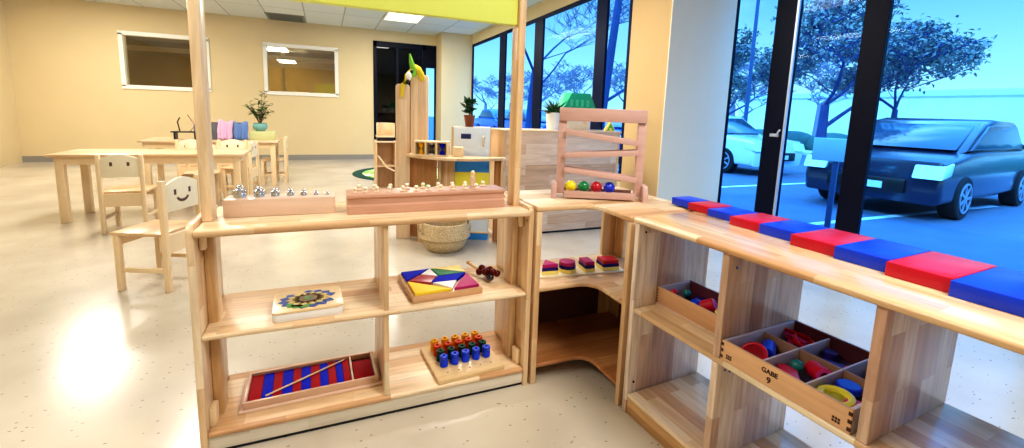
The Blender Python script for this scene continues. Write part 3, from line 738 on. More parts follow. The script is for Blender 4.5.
# red and blue broad blocks along the top
ys = [.143 - .15, .025 - .15, -.09 - .145, -.23 - .13, -.35 - .12, -.478 - .12, -.60 - .12, -.74 - .1]
ys = [-.0, -.0, 0, 0, 0, 0, 0, 0]
YB_ = [.143, .031, -.080, -.210, -.330, -.458, -.589, -.72, -.85, -.98]
XB_ = [.328, .306, .288, .249, .240, .205, .192, .17, .15]
HB_ = [.03, .03, .028, .031, .033, .034, .036, .036, .036]
BL = ['smallest blue flat block at the far end of the row on the right shelf', 'red flat block next to the smallest blue one on the right shelf', 'blue flat block, third from the far end of the row on the right shelf',
      'red flat block, fourth from the far end of the row on the right shelf', 'wide bright blue flat block, fifth from the far end of the row', 'wide red flat block, sixth from the far end of the row', 'blue flat block, seventh from the far end of the row on the right shelf',
      'red flat block, eighth from the far end of the row on the right shelf', 'blue flat block at the near end of the row on the right shelf']
for k in range(9):
    w = YB_[k] - YB_[k + 1]; xc0, xc1 = XB_[k], .432 - .003 * k
    ob = MB().box(-(xc1 - xc0) / 2, (xc1 - xc0) / 2, -w / 2 + .001, w / 2 - .001, 0, HB_[k], .0015).build('blue_block' if k % 2 == 0 else 'red_block', M_blueb if k % 2 == 0 else M_redb)
    tag(ob, BL[k], 'block', 'broad blocks along the right shelf')
    p = RW((xc0 + xc1) / 2, (YB_[k] + YB_[k + 1]) / 2)
    put(ob, (p[0], p[1], .8040 if k > 1 else .8040), RR)

# GABE box
bx0, bx1, by0, by1, bz = .004, .362, -.413, -.772, .446
gb = thing('compartment_box', 'large open plywood box with six compartments and burnt lettering, in the middle bay', 'box', RW(0, 0) + (bz,), RR)
T = .010; BH = .064
MB().box(bx0, bx0 + T, by1, by0, 0, BH, .0015).build('front_wall', W_boxf, gb)
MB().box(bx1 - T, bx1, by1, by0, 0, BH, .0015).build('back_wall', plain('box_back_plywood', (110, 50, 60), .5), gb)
for y in (by0 - T, by1):
    MB().box(bx0 + T, bx1 - T, y, y + T, 0, BH, .0015).build('side_wall', M_boxin, gb)
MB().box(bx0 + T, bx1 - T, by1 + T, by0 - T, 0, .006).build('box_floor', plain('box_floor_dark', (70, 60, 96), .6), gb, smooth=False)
dy = (by1 - by0) / 3
for k in (1, 2):
    MB().box(bx0 + T, bx1 - T, by0 + dy * k - .003, by0 + dy * k + .003, .006, BH - .008, .001).build('partition', M_boxin, gb)
xm = bx0 + .19
MB().box(xm - .003, xm + .003, by1 + T, by0 - T, .006, BH - .008, .001).build('partition', plain('partition_brown', (156, 116, 92), .55), gb)
# finger joints
mb = MB()
for y in (by1, by0 - .008):
    for k in range(3):
        mb.box(bx0 - .0006, bx0 + .003, y + (0 if y == by1 else 0), y + .008, .008 + k * .02, .018 + k * .02)
mb.build('finger_joint', M_burn, gb, smooth=False)
def text_mesh(s, size, m, parent, M, name):
    cu = bpy.data.curves.new(name, 'FONT'); cu.body = s; cu.size = size; cu.align_x = 'CENTER'; cu.align_y = 'CENTER'; cu.extrude = .0004; cu.offset = .0006
    o = bpy.data.objects.new(name + '_tmp', cu); COL.objects.link(o)
    dg = bpy.context.evaluated_depsgraph_get(); dg.update()
    me = bpy.data.meshes.new_from_object(o.evaluated_get(dg))
    bpy.data.objects.remove(o)
    me.transform(M); me.materials.clear(); me.materials.append(m)
    r = bpy.data.objects.new(name, me); COL.objects.link(r); r.parent = parent
    return r
# lettering faces -X: text x-axis -> -Y, text y-axis -> Z
MT = Matrix(((0, 0, -1, 0), (-1, 0, 0, 0), (0, 1, 0, 0), (0, 0, 0, 1)))
for s, z, sz, dy_ in (('GABE', .043, .019, 0), ('9', .019, .025, .0)):
    text_mesh(s, sz, M_burn, gb, Matrix.Translation((bx0 - .0005, -.568 + dy_, z)) @ MT, 'lettering')
for y in (by0 - .028, by1 + .032):
    mb = MB()
    for a in range(3):
        for b in range(2):
            mb.box(bx0 - .0006, bx0 + .001, y - .009 + a * .0065, y - .004 + a * .0065, .012 + b * .008, .018 + b * .008)
    mb.build('burnt_stamp', M_burn, gb, smooth=False)
def item(mb, nm, lb, cat, m, lx, ly, lz, rz=0.0, group='toys in the large compartment box'):
    ob = mb.build(nm, m); tag(ob, lb, cat, group); p = RW(lx, ly); put(ob, (p[0], p[1], lz), RR + rz); return ob
def tilt(ax, a, z=0): return Matrix.Translation((0, 0, z)) @ Matrix.Rotation(a, 4, ax)
F = bz + .006
c1, c2, c3 = by0 + dy * .5, by0 + dy * 1.5, by0 + dy * 2.5
item(MB().ring((0, 0, 0), .036, .0055, 28, tilt('Y', -.75, .030)), 'red_ring', 'red ring leaning in the front left compartment of the large box', 'ring', M_redb, .062, c1 - .005, F)
item(MB().cyl((0, 0, 0), .021, .07, 20, .002, Matrix.Translation((-.03, 0, .023)) @ Matrix.Rotation(PI / 2, 4, 'Y')), 'blue_cylinder', 'blue cylinder lying in the front left compartment of the large box', 'cylinder', M_blueb, .14, c1 + .0, F, .5)
item(MB().ring((0, 0, 0), .024, .006, 24, tilt('Y', .25, .018)), 'red_ring', 'small dark red ring beneath the blue cylinder in the large box', 'ring', M_red, .105, c1 + .028, F)
for k in range(5):
    x = .24 + .018 * k; 
    item(MB().tube([(-.035, 0, .006 + k * .007), (.035, 0, .008 + k * .008)], .005, 8), 'red_stick', 'dark red thin stick, %s from the front in the large box' % ORD[k], 'stick', [M_red, M_mag][k % 2], x, c1 - .015 + .008 * k, F, .6 + .35 * k)
item(MB().ring((0, 0, 0), .03, .006, 24, tilt('X', .35, .022)), 'red_hoop', 'thin red hoop behind the sticks in the large box', 'ring', M_redb, .31, c1 - .01, F)
item(MB().prism([(-.05, -.012), (.02, -.03), (.05, -.012), (.05, .012), (.0, .03), (-.05, .018)], 0, .03, 'z', .005), 'red_curved_block', 'glossy red curved block in the middle front compartment of the large box', 'block', M_redb, .07, c2 + .01, F, .9)
item(MB().sph((0, 0, .018), .018, 18), 'teal_ball', 'small teal ball in the middle front compartment of the large box', 'ball', M_teal, .125, c2 + .022, F + .012)
t = thing('red_tube', 'short red hollow tube with a pink rim in the middle compartment of the large box', 'tube', RW(.145, c2 - .03) + (F,), RR - .6, 'toys in the large compartment box')
Mt = Matrix.Translation((0, .035, .026)) @ Matrix.Rotation(PI / 2 - .15, 4, 'X')
MB().lathe([(.024, 0), (.024, .058), (.012, .058), (.012, .0), (.024, 0)], (0, 0, 0), 22, Mt).build('tube_body', M_redb, t)
MB().lathe([(.023, .0582), (.023, .0595), (.0125, .0595), (.0125, .0582), (.023, .0582)], (0, 0, 0), 22, Mt).build('tube_rim', M_pink, t)
item(MB().ring((0, 0, 0), .034, .010, 28, tilt('Y', -.12, .024)), 'yellow_ring', 'thick yellow ring in the right front compartment of the large box', 'ring', plain('yellow_green_paint', (226, 214, 70), .35), .07, c3 + .01, F + .006)
item(MB().cyl((0, 0, 0), .028, .02, 24, .003), 'blue_disc', 'blue round disc behind the yellow ring in the large box', 'disc', M_blueb, .15, c3 + .02, F + .02)
item(MB().box(-.022, .022, -.03, .03, 0, .035, .003), 'red_block', 'red block in the right front corner of the large box', 'block', M_redb, .085, c3 - .036, F, .2)
item(MB().box(-.03, .03, -.03, .03, 0, .02, .004), 'purple_block', 'purple square block in the back middle compartment of the large box', 'block', M_purple, .25, c2 - .01, F, .4)
item(MB().sph((0, 0, .014), .014, 14), 'purple_ball', 'small purple ball in the back middle compartment of the large box', 'ball', M_pink, .27, c2 - .04, F + .0)
item(MB().cyl((0, 0, 0), .02, .03, 18, .002), 'navy_cylinder', 'dark blue upright cylinder in the back middle compartment of the large box', 'cylinder', M_navy, .31, c2 + .03, F)
item(MB().box(-.03, .03, -.03, .03, 0, .03, .003), 'brown_block', 'brown block in the back right compartment of the large box', 'block', W_dark, .27, c3, F, .2)
# small box in the first bay
sx0, sx1, sy0, sy1 = .116, .295, -.026, -.350
sbx = thing('open_box', 'narrow open plywood box in the first bay, at the left of the large box', 'box', RW(0, 0) + (bz,), RR)
BH2 = .072
MB().box(sx0, sx0 + .009, sy1, sy0, 0, BH2, .0015).build('front_wall', W_boxf, sbx)
MB().box(sx0 - .006, sx0, sy1, sy0, 0, .008, .001).build('base_lip', W_beech2, sbx)
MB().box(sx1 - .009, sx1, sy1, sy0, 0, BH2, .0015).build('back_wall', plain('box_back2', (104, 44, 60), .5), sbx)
for y in (sy0 - .009, sy1):
    MB().box(sx0 + .009, sx1 - .009, y, y + .009, 0, BH2, .0015).build('side_wall', M_boxin, sbx)
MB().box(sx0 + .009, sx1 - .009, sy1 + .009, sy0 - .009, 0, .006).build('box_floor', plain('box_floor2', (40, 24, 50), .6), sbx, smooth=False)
mb = MB()
for k in range(5): mb.box(sx0 - .0006, sx0 + .002, sy0 - .008, sy0, .008 + k * .0125, .014 + k * .0125)
mb.build('finger_joint', plain('joint_brown', (150, 90, 60), .6), sbx, smooth=False)
G2 = 'toys in the narrow box'
F2 = bz + .006
t = thing('red_cylinder', 'dark red cylinder with a pink end in the narrow box', 'cylinder', RW(.175, -.215) + (F2,), RR + .5, G2)
Mt = Matrix.Translation((0, .02, .042)) @ Matrix.Rotation(PI / 2 - .5, 4, 'X')
MB().cyl((0, 0, 0), .024, .05, 22, .003, Mt).build('cylinder_body', M_redb, t); MB().cyl((0, 0, .0502), .0205, .001, 22, 0, Mt).build('cylinder_end', M_pink, t)
item(MB().sph((0, 0, .024), .024, 18), 'blue_ball', 'blue ball in the middle of the narrow box', 'ball', M_blueb, .175, -.165, F2 + .012, 0, G2)
item(MB().box(-.03, .03, -.02, .02, 0, .03, .003), 'navy_block', 'dark blue block at the back of the narrow box', 'block', M_navy, .245, -.12, F2, .5, G2)
item(MB().sph((0, 0, .015), .015, 16), 'green_ball', 'small green ball near the left end of the narrow box', 'ball', M_teal, .215, -.085, F2 + .03, 0, G2)
item(MB().sph((0, 0, .016), .016, 16), 'red_ball', 'red ball at the left end of the narrow box', 'ball', M_redb, .165, -.065, F2 + .03, 0, G2)
item(MB().ring((0, 0, 0), .018, .006, 20, tilt('X', .5, .03)), 'yellow_ring', 'small yellow ring at the right end of the narrow box', 'ring', M_yelp, .19, -.262, F2 + .012, 0, G2)
item(MB().sph((0, 0, .013), .013, 16), 'black_ball', 'small black ball at the right end of the narrow box', 'ball', M_black, .225, -.265, F2 + .03, 0, G2)
item(MB().cyl((0, 0, 0), .012, .06, 14, .002, Matrix.Translation((-.03, 0, .013)) @ Matrix.Rotation(PI / 2, 4, 'Y')), 'dark_red_rod', 'dark red rod along the back of the narrow box', 'rod', M_red, .262, -.21, F2, 1.4, G2)

# ------------------------------------------------------------------ middle ground
# woven basket
bk = thing('belly_basket', 'round woven seagrass belly basket with a folded rim on the floor', 'basket', (1.335, 2.012, 0))
MB().lathe([(0, 0), (.14, 0), (.16, .012), (.182, .05), (.193, .09), (.190, .100), (.198, .102), (.218, .118), (.212, .15), (.185, .235), (.176, .24), (.174, .235), (.186, .15), (.17, .12), (.13, .02), (0, .02)], seg=40).build('basket_body', M_basket, bk)
for s in (-1, 1):
    MB().tube([(s * .207, -.05, .15), (s * .215, -.045, .2), (s * .21, 0, .235), (s * .215, .045, .2), (s * .207, .05, .15)], .009, 8).build('handle', M_basket, bk)

# curved play counter with upright boards
pc = thing('curved_counter', 'curved-top wooden play counter with two tall upright boards at its left', 'play counter', (0, 0, 0))
top = [(1.04, 2.53), (1.08, 2.37), (1.15, 2.22), (1.26, 2.09), (1.38, 2.005), (1.53, 1.955), (1.70, 1.955), (1.88, 2.0), (1.885, 2.06), (1.79, 2.095), (1.50, 2.215), (1.10, 2.53)]
MB().prism(top, .755, .78, 'z', .006).build('counter_top', W_farX, pc)
def slab(p, q, th, z0, z1, name, m, bev=.004):
    a = math.atan2(q[1] - p[1], q[0] - p[0]); l = math.hypot(q[0] - p[0], q[1] - p[1])
    Mx = Matrix.Translation((p[0], p[1], 0)) @ Matrix.Rotation(a, 4, 'Z')
    return MB().box(0, l, -th / 2, th / 2, z0, z1, bev, M=Mx).build(name, m, pc)
slab((1.07, 2.50), (1.335, 2.33), .02, 0, .755, 'back_panel', wood('counter_back', 'Z', 'X', [(170, 116, 70), (184, 130, 82), (194, 140, 92), (204, 152, 104)], (.5, .08)))
slab((1.345, 2.25), (1.352, 2.32), .022, 0, .755, 'support_panel', W_far)
slab((1.365, 2.315), (1.475, 2.235), .02, 0, .755, 'back_panel', W_far)
slab((1.84, 2.0), (1.865, 2.05), .022, 0, .755, 'support_panel', W_far)
slab((1.80, 2.085), (1.86, 2.05), .02, 0, .755, 'back_panel', wood('counter_back2', 'Z', 'X', [(150, 96, 52), (164, 110, 64), (174, 120, 72), (184, 130, 82)], (.5, .08)))
def upright(x0, x1, y, z0, z1, a):
    w = (x1 - x0) / 2
    pts = [(-w, z0), (w, z0), (w, z1 - .03)] + [(w - .03 + .03 * math.cos(k / 5 * PI / 2), z1 - .03 + .03 * math.sin(k / 5 * PI / 2)) for k in range(1, 6)] + [(-w + .03 - .03 * math.sin(k / 5 * PI / 2), z1 - .03 + .03 * math.cos(k / 5 * PI / 2)) for k in range(0, 6)]
    Mx = Matrix.Translation(((x0 + x1) / 2, y, 0)) @ Matrix.Rotation(a, 4, 'Z')
    return MB().prism(pts, -.014, .014, 'y', .004, M=Mx).build('upright_board', W_postX, pc)
upright(.985, 1.108, 2.42, 0, 1.392, -.15)
upright(1.125, 1.285, 2.47, .0, 1.482, -.25)
# plush draped over the uprights
pl = thing('plush_toy', 'green and yellow plush toy draped over the tops of the upright boards', 'plush toy', (1.12, 2.42, 1.39)); pl.scale = (1.12, 1.0, 1.3)
MB().tube([(-.012, 0, .205), (0, .0, .15), (.02, 0, .10), (.008, 0, .06)], [.006, .018, .028, .03], 10).build('plush_tail', M_plushg, pl)
MB().tube([(.02, 0, .12), (.055, .0, .10), (.085, .01, .06), (.095, .02, .03)], [.02, .028, .025, .012], 10).tube([(.02, 0, .10), (-.03, -.01, .05), (-.065, -.025, .0), (-.075, -.028, -.06), (-.078, -.026, -.085)], [.024, .026, .018, .015, .010], 10).build('plush_body', M_plushy, pl)
MB().sph((-.022, -.022, .055), .022, 12, 1.4).build('plush_face', M_white, pl)
MB().sph((.0, -.022, .085), .014, 10).sph((-.03, -.03, .02), .013, 10).build('plush_patch', M_black, pl)

# sand timers in a wooden frame
sa = -.42; s0 = (1.265, 2.215, .78)
sf = thing('timer_frame', 'small wooden frame box holding three sand timers on the curved counter', 'sand timer frame', s0, sa)
hw, hd, hh = .150, .055, .130
MB().box(-hw, hw, -hd, hd, 0, .014, .002).box(-hw, hw, -hd, hd, hh - .014, hh, .002).box(-hw, -hw + .016, -hd, hd, .014, hh - .014).box(hw - .016, hw, -hd, hd, .014, hh - .014).build('timer_box', W_pale, sf, smooth=False)
for x in (-.046, .046): MB().box(x - .008, x + .008, -hd, hd, .014, hh - .014).build('timer_partition', W_pale, sf, smooth=False)
MB().box(-hw + .016, hw - .016, hd - .006, hd, .014, hh - .014).build('timer_back', W_cream, sf, smooth=False)
for k, (cn, m) in enumerate((('orange', M_amber), ('white', M_black), ('blue', M_blue))):
    q = rot(-.092 + .092 * k, -.012, sa)
    t = thing('sand_timer', '%s sand timer in the wooden frame on the curved counter' % {'orange': 'orange', 'white': 'black and white', 'blue': 'dark blue'}[cn], 'sand timer', (s0[0] + q[0], s0[1] + q[1], s0[2] + .0142), 0, 'sand timers on the curved counter')
    for zz in (0, .088): MB().cyl((0, 0, zz), .026, .007, 18).build('timer_cap', M_white if cn == 'white' else m, t)
    MB().lathe([(0, .008), (.021, .008), (.022, .02), (.004, .046), (.004, .049), (.022, .074), (.021, .087), (0, .087)], seg=18).build('timer_glass', m, t)
ob = MB().box(-.045, .045, -.045, .045, 0, .085, .004).build('wooden_block', W_pale)
tag(ob, 'plain pale wooden block right of the sand timers on the curved counter', 'block'); put(ob, (1.475, 2.125, .7802), -.42)
# green toy under the counter
gt = thing('leafy_toy', 'green leafy toy plant seen behind the long knob block under the counter', 'toy plant', (1.215, 2.27, 0))
MB().lathe([(0, 0), (.06, 0), (.075, .40), (.07, .42), (0, .42)], seg=20).build('toy_pot', W_far, gt)
mb = MB(); rnd = random.Random(3)
for k in range(70):
    a = rnd.uniform(0, 2 * PI); e = rnd.uniform(.1, 1.2)
    d = (math.cos(a) * math.cos(e), math.sin(a) * math.cos(e), math.sin(e))
    mb.leaf((d[0] * .03, d[1] * .03, .42), d, (0, 0, 1), rnd.uniform(.07, .13), .035)
mb.build('leaves', M_lime2, gt, smooth=False)

# white play fridge
fa = -.39; f0 = (1.66, 2.33, 0)
fr = thing('play_fridge', 'white toy refrigerator with blue and yellow lower panels behind the curved counter', 'play fridge', f0, fa)
W2, DD = .172, .135
MB().box(-W2, W2, -DD + .014, DD, .02, 1.035, .004).build('cabinet', W_far, fr)
MB().box(-W2 + .02, W2 + .002, -DD, -DD + .014, .77, 1.035, .004).build('upper_door', M_fridge, fr)
MB().box(-W2 + .02, W2 + .002, -DD, -DD + .014, .63, .765, .002).build('blue_panel', M_skyblue, fr)
MB().box(-W2 + .02, W2 + .002, -DD, -DD + .014, .45, .63, .002).build('yellow_panel', M_lemon, fr)
MB().box(-W2 + .02, W2 + .002, -DD, -DD + .014, .075, .45, .002).build('lower_door', M_fridge, fr)
MB().box(-W2 + .02, W2 + .002, -DD - .01, -DD + .014, .065, .078, .001).build('door_ledge', W_pale, fr)
MB().box(-W2 + .02, W2 + .002, -DD + .005, -DD + .014, .0, .065, .001).build('base_panel', M_skyblue, fr)
MB().box(-W2, W2, -DD + .02, DD, 0, .02).build('dark_toe_strip', M_darkgap, fr, smooth=False)
MB().box(-.085, .005, -DD - .003, -DD, .93, .975, .002).build('name_plate', plain('navy_plate', (20, 34, 96), .4), fr)
MB().tube([(.118, -DD, .87), (.118, -DD - .02, .88), (.118, -DD - .02, .95), (.118, -DD, .96)], .007, 8).build('door_handle', W_pale, fr)

# big wooden cabinet seen from behind
bc = thing('wooden_cabinet', 'large wooden cabinet with plain plank back, below the far windows', 'cabinet', (1.93, 2.2, 0))
CW = 1.29
MB().box(.03, CW - .03, 0, .016, .02, 1.0, .002).build('back_panel', W_back, bc)
MB().box(0, .03, -.002, .36, 0, 1.0, .003).build('side_panel', W_far, bc); MB().box(CW - .03, CW, -.002, .36, 0, 1.0, .003).build('side_panel', W_far, bc)
MB().box(-.008, CW + .008, -.012, .38, 1.0, 1.02, .004).build('cabinet_top', W_farX, bc)
MB().box(.03, CW - .03, .016, .36, .5, .52).build('inner_shelf', W_farX, bc, smooth=False)
MB().box(.03, CW - .03, .004, .012, 0, .02).build('dark_toe_strip', M_darkgap, bc, smooth=False)  # near-black strip painted in for the shadow line under the back
MB().box(.03, CW - .03, -.004, 0, .325, .335).build('back_rail', W_far, bc, smooth=False); MB().box(.03, CW - .03, -.004, 0, .66, .67).build('back_rail', W_far, bc, smooth=False)

# plants
def foliage(mb, c, n, rad, hgt, l, w, seed, up=.6):
    r = random.Random(seed)
    for k in range(n):
        a = r.uniform(0, 2 * PI); e = r.uniform(-.2, 1.3)
        d = Vector((math.cos(a) * math.cos(e), math.sin(a) * math.cos(e), math.sin(e) + up * .3))
        p = Vector(c) + Vector((r.uniform(-1, 1) * rad, r.uniform(-1, 1) * rad, r.uniform(0, hgt)))
        mb.leaf(p, d, (r.uniform(-.4, .4), r.uniform(-.4, .4), 1), l * r.uniform(.7, 1.2), w * r.uniform(.8, 1.2))
pt = thing('potted_plant', 'broad-leaved green plant in a brown pot on the white toy refrigerator', 'plant', (1.635, 2.33, 1.0355))
MB().lathe([(0, 0), (.036, 0), (.05, .09), (.053, .092), (.053, .105), (.046, .105), (.044, .09), (0, .088)], seg=24).build('pot', M_terra, pt)
mb = MB(); foliage(mb, (0, 0, .11), 42, .03, .10, .085, .05, 11); mb.build('leaves', M_leafd, pt, smooth=False)
mb = MB()
for k in range(4): mb.tube([(0, 0, .085), (.02 * math.cos(k * 1.6), .02 * math.sin(k * 1.6), .2)], .003, 5)
mb.build('stem', M_stem, pt)
pt = thing('potted_plant', 'spiky green plant in a white pot on the large wooden cabinet', 'plant', (2.49, 2.30, 1.0205))
MB().lathe([(0, 0), (.066, 0), (.078, .15), (.080, .17), (.070, .17), (.068, .15), (0, .145)], seg=26).build('pot', M_potw, pt)
mb = MB(); r_ = random.Random(5)
for k in range(60):
    a = r_.uniform(0, 2 * PI); e = r_.uniform(.15, 1.3)
    d = (math.cos(a) * math.cos(e), math.sin(a) * math.cos(e), math.sin(e))
    mb.leaf((d[0] * .03, d[1] * .03, .15), d, (0, 0, 1), r_.uniform(.09, .19), .024)
mb.build('leaves', M_leafd, pt, smooth=False)
# toy houses on the cabinet
th = thing('toy_house', 'toy house with a green roof on the large wooden cabinet', 'toy house', (2.83, 2.47, 1.0205), .05)
MB().box(-.15, .15, -.07, .07, 0, .21, .004).build('house_body', M_housew, th)
MB().prism([(-.20, .195), (-.205, .205), (-.11, .375), (.12, .375), (.205, .205), (.20, .195)], -.09, .09, 'y', .003).build('roof', M_house_r, th)
mb = MB()
for k in range(4): mb.box(-.125 + k * .065, -.09 + k * .065, -.093, -.088, .24, .31)
mb.build('roof_ridge', plain('roof_ridge_green', (70, 196, 140), .4), th)
MB().box(.06, .10, -.073, -.069, .06, .15).build('house_window', W_pale, th)
th = thing('toy_house', 'tiny bright green toy house with a pale outline at the right end of the cabinet', 'toy house', (3.15, 2.30, 1.0205), .1)
MB().prism([(-.065, 0), (-.065, .005), (0, .10), (.065, .005), (.065, 0)], -.02, .02, 'y', .002).build('house_outline', M_yelp, th)
MB().prism([(-.05, .006), (0, .078), (.05, .006), (.018, .006), (.018, .03), (-.018, .03), (-.018, .006)], -.023, .023, 'y').build('house_front', M_lime2, th, smooth=False)

# little seat above a small cabinet in the back
lc = thing('small_cabinet', 'small wooden cubby cabinet behind the upright boards', 'cabinet', (1.05, 4.78, 0))
MB().box(0, .02, 0, .3, 0, .70, .003).build('side_panel', W_far, lc); MB().box(.26, .28, 0, .3, 0, .70, .003).build('side_panel', W_far, lc)
MB().box(-.005, .285, -.01, .31, .70, .722, .004).build('cabinet_top', W_farX, lc)
MB().box(.02, .26, .28, .295, .02, .7).build('back_panel', W_far, lc, smooth=False)
for zz in (.02, .36): MB().box(.02, .26, .0, .28, zz, zz + .02).build('inner_shelf', W_farX, lc, smooth=False)
MB().tube([(.03, -.004, .52), (.14, -.008, .36), (.25, -.004, .3)], .012, 8).build('rail', W_pale, lc)
ls = thing('wooden_armchair', 'small curved-back wooden doll armchair on top of the small cubby cabinet', 'doll armchair', (1.06, 4.8, .7225))
pts = [(.13 + .125 * math.cos(k / 12 * PI), .02 + .2 * math.sin(k / 12 * PI)) for k in range(13)] + [(.13 + .108 * math.cos(k / 12 * PI), .02 + .183 * math.sin(k / 12 * PI)) for k in range(12, -1, -1)]
MB().prism(pts, .05, .25, 'z', .003).build('curved_back', W_pale, ls)
MB().box(.01, .25, .0, .21, .05, .07, .003).build('seat', W_pale, ls)
MB().box(.02, .24, .02, .2, 0, .05, .002).build('seat_base', M_black, ls)

# round rug
rg = thing('round_rug', 'round green rug with a leafy pattern and dark green border', 'rug', (1.86, 6.6, 0))
MB().lathe([(.86, .001), (1.03, .001), (1.03, .010), (.86, .010), (.86, .001)], seg=56).build('rug_border', M_rugedge, rg)
MB().cyl((0, 0, .001), .86, .008, 56).build('rug_field', M_rug, rg)

# ------------------------------------------------------------------ tables and chairs at the left
def make_table(label, x0, x1, y0, y1, z):
    t = thing('child_table', label, 'table', ((x0 + x1) / 2, (y0 + y1) / 2, 0), 0, "children's tables by the back wall")
    w, d = (x1 - x0) / 2, (y1 - y0) / 2
    MB().box(-w, w, -d, d, z - .028, z, .006).build('tabletop', W_farX, t)
    for sx in (-1, 1):
        for sy_ in (-1, 1):
            cx, cy = sx * (w - .075), sy_ * (d - .07)
            MB().box(cx - .032, cx + .032, cy - .032, cy + .032, 0, z - .028, .006).build('leg', W_pale, t)
    MB().box(-w + .1, w - .1, -d + .04, -d + .06, z - .10, z - .028).box(-w + .1, w - .1, d - .06, d - .04, z - .10, z - .028).box(-w + .06, -w + .08, -d + .1, d - .1, z - .1, z - .028).box(w - .08, w - .06, -d + .1, d - .1, z - .1, z - .028).build('apron', W_pale, t, smooth=False)
    return t
make_table('pale wooden table against the back, carrying the plant and books', -1.85, -.22, 5.57, 6.2, .655)
make_table('pale wooden table nearest the left post', -1.95, -.385, 3.72, 4.32, .655)
def chair_proto(label):
    """seat faces +Y (backrest at -Y)"""
    t = thing('child_chair', label, 'chair', (0, 0, 0), 0, "children's wooden chairs")
    for s in (-1, 1):
        MB().box(s * .15 - .016, s * .15 + .016, .13, .165, 0, .36, .005).build('leg', W_pale, t)
        MB().box(s * .15 - .016, s * .15 + .016, -.17, -.135, 0, .70, .006).build('leg', W_pale, t)
    MB().box(-.17, .17, -.14, .18, .355, .375, .006).build('seat', W_farX, t)
    MB().box(-.134, .134, -.158, -.142, .24, .355).build('seat_rail', W_pale, t, smooth=False)
    MB().box(-.134, .134, .142, .156, .29, .355).build('seat_rail', W_pale, t, smooth=False)
    for s in (-1, 1):
        MB().box(s * .15 - .009, s * .15 + .009, -.135, .13, .12, .15, .003).build('stretcher', W_pale, t)
    # curved backrest with cut-out face
    pts = [(-.134, .50)] + [(-.134 + .268 * k / 10, .665 + .04 * math.sin(PI * k / 10)) for k in range(11)] + [(.134, .50)]
    b = MB().prism(pts, -.163, -.145, 'y', .004).build('backrest', W_cream, t)
    for s in (-1, 1): MB().box(s * .06 - .010, s * .06 + .010, -.1642, -.1438, .60, .635, .002).build('cut_out_eye', W_dark, b, smooth=False)
    arc = [(.052 * math.cos(a), .585 + .036 * math.sin(a)) for a in [PI + .15 + k / 8 * (PI - .3) for k in range(9)]]
    arc += [(.036 * math.cos(a), .587 + .020 * math.sin(a)) for a in [2 * PI - .15 - k / 8 * (PI - .3) for k in range(9)]]
    MB().prism(arc, -.1642, -.1438, 'y').build('cut_out_mouth', W_dark, b, smooth=False)
    return t
c0 = chair_proto('smiling cut-out chair in front of the nearest table, beside the shelf')
put(c0, (-.585, 1.815, 0), 1.15)
for (x, y, rz, lb) in [(-1.16, 5.28, 0, 'chair with its back to us tucked under the plant table, left one of the pair'),
                       (-.72, 5.34, 0.0, 'chair with its back to us tucked under the plant table, right one of the pair'),
                       (-.30, 5.885, PI / 2, 'chair at the right end of the plant table'),
                       (-.60, 4.95, 1.42, 'chair standing between the two tables at their right end'),
                       (-.92, 4.48, PI + .1, 'chair behind the nearest table, facing us'),
                       (-1.25, 3.40, 0, 'chair in front of the nearest table, left of the post')]:
    d = dup(c0, (x, y, 0), rz, lb)
    for ch in d.children_recursive:
        if ch.name.startswith('cut_out_mouth'): bpy.data.objects.remove(ch)

# things on the plant table
ZT = .655
pt = thing('potted_plant', 'straggly plant in a turquoise glazed bowl on the far table', 'plant', (-.47, 5.86, ZT + .13))
MB().lathe([(0, 0), (.055, 0), (.09, .03), (.098, .07), (.085, .105), (.09, .115), (.078, .115), (.075, .1), (0, .095)], seg=28).build('pot', M_pott, pt)
mb = MB(); ml = MB(); r_ = random.Random(21)
for k in range(13):
    a = r_.uniform(0, 2 * PI); rr = r_.uniform(.05, .2); hh_ = r_.uniform(.14, .40)
    if k == 0: a, rr, hh_ = PI, .16, .25
    if k == 1: a, rr, hh_ = .3, .05, .46
    p1 = Vector((math.cos(a) * rr * .4, math.sin(a) * rr * .4, .1 + hh_ * .5)); p2 = Vector((math.cos(a) * rr, math.sin(a) * rr, .1 + hh_))
    mb.tube([(0, 0, .09), p1, p2], [.006, .004, .002], 5)
    for j in range(16):
        s = r_.uniform(.35, 1); p = (Vector((0, 0, .09)).lerp(p1, s * 2) if s < .5 else p1.lerp(p2, s * 2 - 1))
        b = r_.uniform(0, 2 * PI)
        ml.leaf(p, (math.cos(b), math.sin(b), r_.uniform(-.3, .8)), (0, 0, 1), r_.uniform(.055, .09), .042)
mb.build('stem', M_stem, pt); ml.build('leaves', M_leaf, pt, smooth=False)
ob = MB().box(-.16, .16, -.1, .1, 0, .125, .005).build('green_box', M_palegrn)
tag(ob, 'pale green low box on the far table under the turquoise plant bowl', 'box'); put(ob, (-.44, 5.88, ZT + .0005))
def cloth(nm, lb, m, x, y, w, h, ph):
    mb = MB(); n = 24
    f = lambda u, v: (-w / 2 + w * u + (.004 * math.sin(9 * v + ph)), .025 * math.sin(u * 14 + ph) * (1 - .6 * v) - .09 * (1 - v), h * v + .02 * math.sin(u * 7 + ph) * v)
    pts = [[f(i / n, j / 8) for i in range(n + 1)] for j in range(9)]
    vs = [[mb.bm.verts.new(p) for p in row] for row in pts]
    for j in range(8):
        for i in range(n):
            mb.bm.faces.new((vs[j][i], vs[j][i + 1], vs[j + 1][i + 1], vs[j + 1][i]))
    ob = mb.build(nm, m); so = ob.modifiers.new('thick', 'SOLIDIFY'); so.thickness = .012
    tag(ob, lb, 'cloth', 'cloths on the far table'); put(ob, (x, y, ZT + .012)); return ob
cloth('draped_cloth', 'lilac cloth draped over the book rack on the far table', M_clothl, -.885, 5.74, .17, .26, .4)
